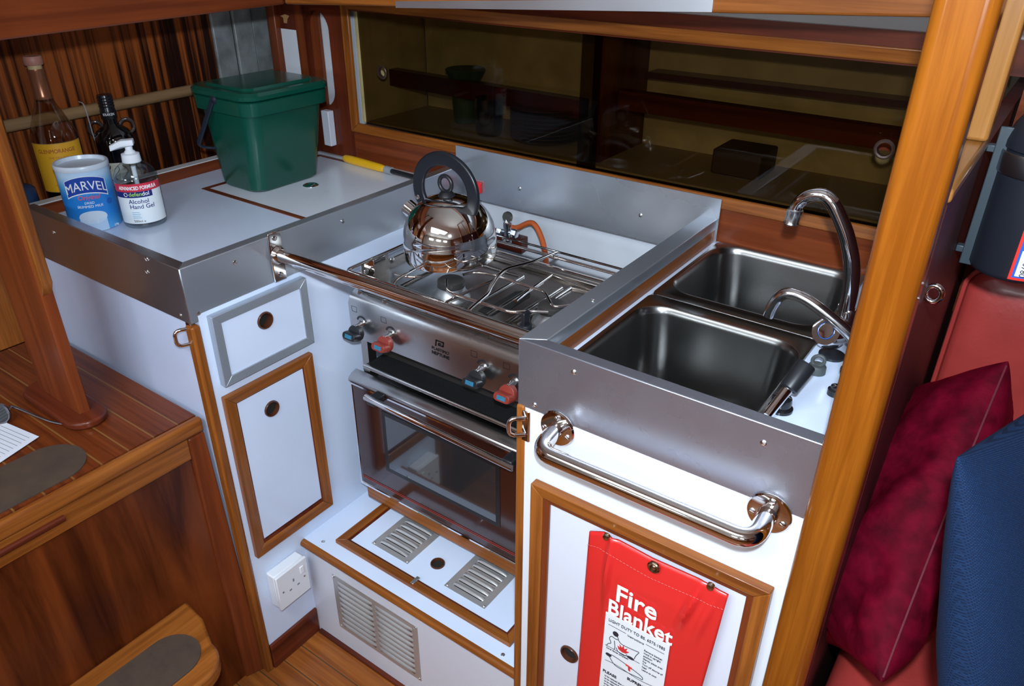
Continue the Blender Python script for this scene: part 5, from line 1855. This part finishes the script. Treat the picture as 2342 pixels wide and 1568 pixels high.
oncyl('HIGHLAND SINGLE MALT', .0038, .048, plain('tan_print', (.40, .16, .02), .5), wl_, cyl, x=.004)
oncyl('SCOTCH WHISKY', .0038, .042, plain('tan_print', (.40, .16, .02), .5), wl_, cyl, x=.004)
bm = NB()
lathe(bm, G, [(WR + .0003, .119), (WR + .0006, .120), (WR + .0004, .136)], 40, 0, False, False)

# rum bottle
rn = V((-1.765, .905, .8845))
rb_ = thing('rum_bottle', rn, 'black rum bottle with two small loop handles behind the hand gel', 'bottle')
G = FR(rn, (1, 0, 0), (0, 1, 0), (0, 0, 1))
RR = .0430
bm = NB()
lathe(bm, G, [(.038, 0), (RR, .006), (RR, .105), (.041, .118), (.033, .131), (.021, .140), (.0150, .146), (.0138, .172)], 48)
DG = plain('black_glass', (.004, .003, .004), .05, coat=1.0)
gls = mk('glass', bm, DG, rb_)
vd = V((-rn.y, rn.x, 0)).normalized() * -1
for s in (-1, 1):
    bm = NB()
    c_ = rn + V((0, 0, .137)) + vd * s * .032
    tube(bm, [c_ + vd * (.0145 * math.cos(2 * PI * k / 22)) + V((0, 0, .0155 * math.sin(2 * PI * k / 22))) for k in range(22)], .0038, 10, True)
    mk('loop_handle', bm, plain('smoky_glass', (.05, .035, .03), .08, coat=1), rb_)
bm = NB()
lathe(bm, G, [(.0165, .158), (.0168, .160), (.0165, .176), (.0158, .178), (.0160, .206), (.0150, .209), (0, .209)], 30)
for k in range(4):
    lathe(bm, FR(rn + V((0, 0, .183 + k * .006)), (1, 0, 0), (0, 1, 0), (0, 0, 1)), [(.0158, 0), (.0168, .0015), (.0158, .003)], 28)
cpz = mk('cap', bm, plain('cap_black', (.010, .010, .014), .25), rb_)
an = math.atan2(-rn.y, -rn.x)
oncyl('KRAKEN', .0080, .1655, WT, cpz, ((rn.x, rn.y), .0168, an, rn.z), squeeze=.8)
bm = NB(); patch(bm, ((rn.x, rn.y), RR, an, rn.z), -.055, .055, .012, .066, .0005, 24)
rl = mk('label', bm, plain('parchment', (.55, .54, .46), .5, var=.35, vscale=90), rb_)
bm = NB()
for k in range(6):
    for (a_, h_) in ((-.045 + k * .017, .0),):
        c2 = []
        for q in range(14):
            t = q / 13
            aa = an + (a_ + .006 * math.sin(t * 7 + k)) / RR
            c2.append(V((rn.x + (RR + .0012) * math.cos(aa), rn.y + (RR + .0012) * math.sin(aa), rn.z + .018 + .042 * t)))
        tube(bm, c2, .0008, 5)
mk('label_scrollwork', bm, BK, rl)

# blue cloth behind the bottle
bm = NB()
lathe(bm, FR((-1.748, .670, .8845), (1, 0, 0), (0, 1, 0), (0, 0, 1)), [(.028, 0), (.032, .01), (.030, .055), (.022, .062), (0, .064)], 20)
tag(mk('blue_pot', bm, plain('dull_blue', (.01, .035, .10), .5)), 'dark blue pot beside the whisky bottle at the end of the counter', 'pot')

# yellow handled tool
yk = thing('yellow_tool', (-1.42, 1.33, ZC), 'yellow-handled tool with a grey collar and black sheath on the worktop', 'knife')
y0_, y1_, y2_, y3_ = P(786, 358, 'y', 1.335), P(882, 380, 'y', 1.325), P(896, 388, 'y', 1.323), P(958, 400, 'y', 1.318)
for p in (y0_, y1_, y2_, y3_): p.z = ZC + .012
bm = NB()
tube(bm, [y0_, y0_.lerp(y1_, .1), y0_.lerp(y1_, .5), y0_.lerp(y1_, .8), y1_], .011, 14, rfun=lambda t: (.009, .011, .011, .010, .0105)[round(t * 4)])
mk('handle', bm, plain('yellow_plastic', (.78, .42, .012), .35), yk, subsurf=1)
bm = NB(); tube(bm, [y1_, y2_], .0095, 14)
mk('collar', bm, plain('collar_grey', (.28, .30, .32), .4), yk)
bm = NB(); tube(bm, [y2_, y3_], .006, 12)
mk('sheath', bm, BLACK, yk)

# white switch box on the locker wall
a_, b_2 = P(733, 252, 'y', YW - .02), P(757, 335, 'y', YW - .02)
tag(mk('switch_box', wbox((a_.x, YW - .02, b_2.z), (b_2.x + .002, YW - .0005, a_.z)), plain('box_white', (.78, .82, .90), .35), bevel=.002), 'plain white switch box on the wall behind the green caddy', 'switch box')
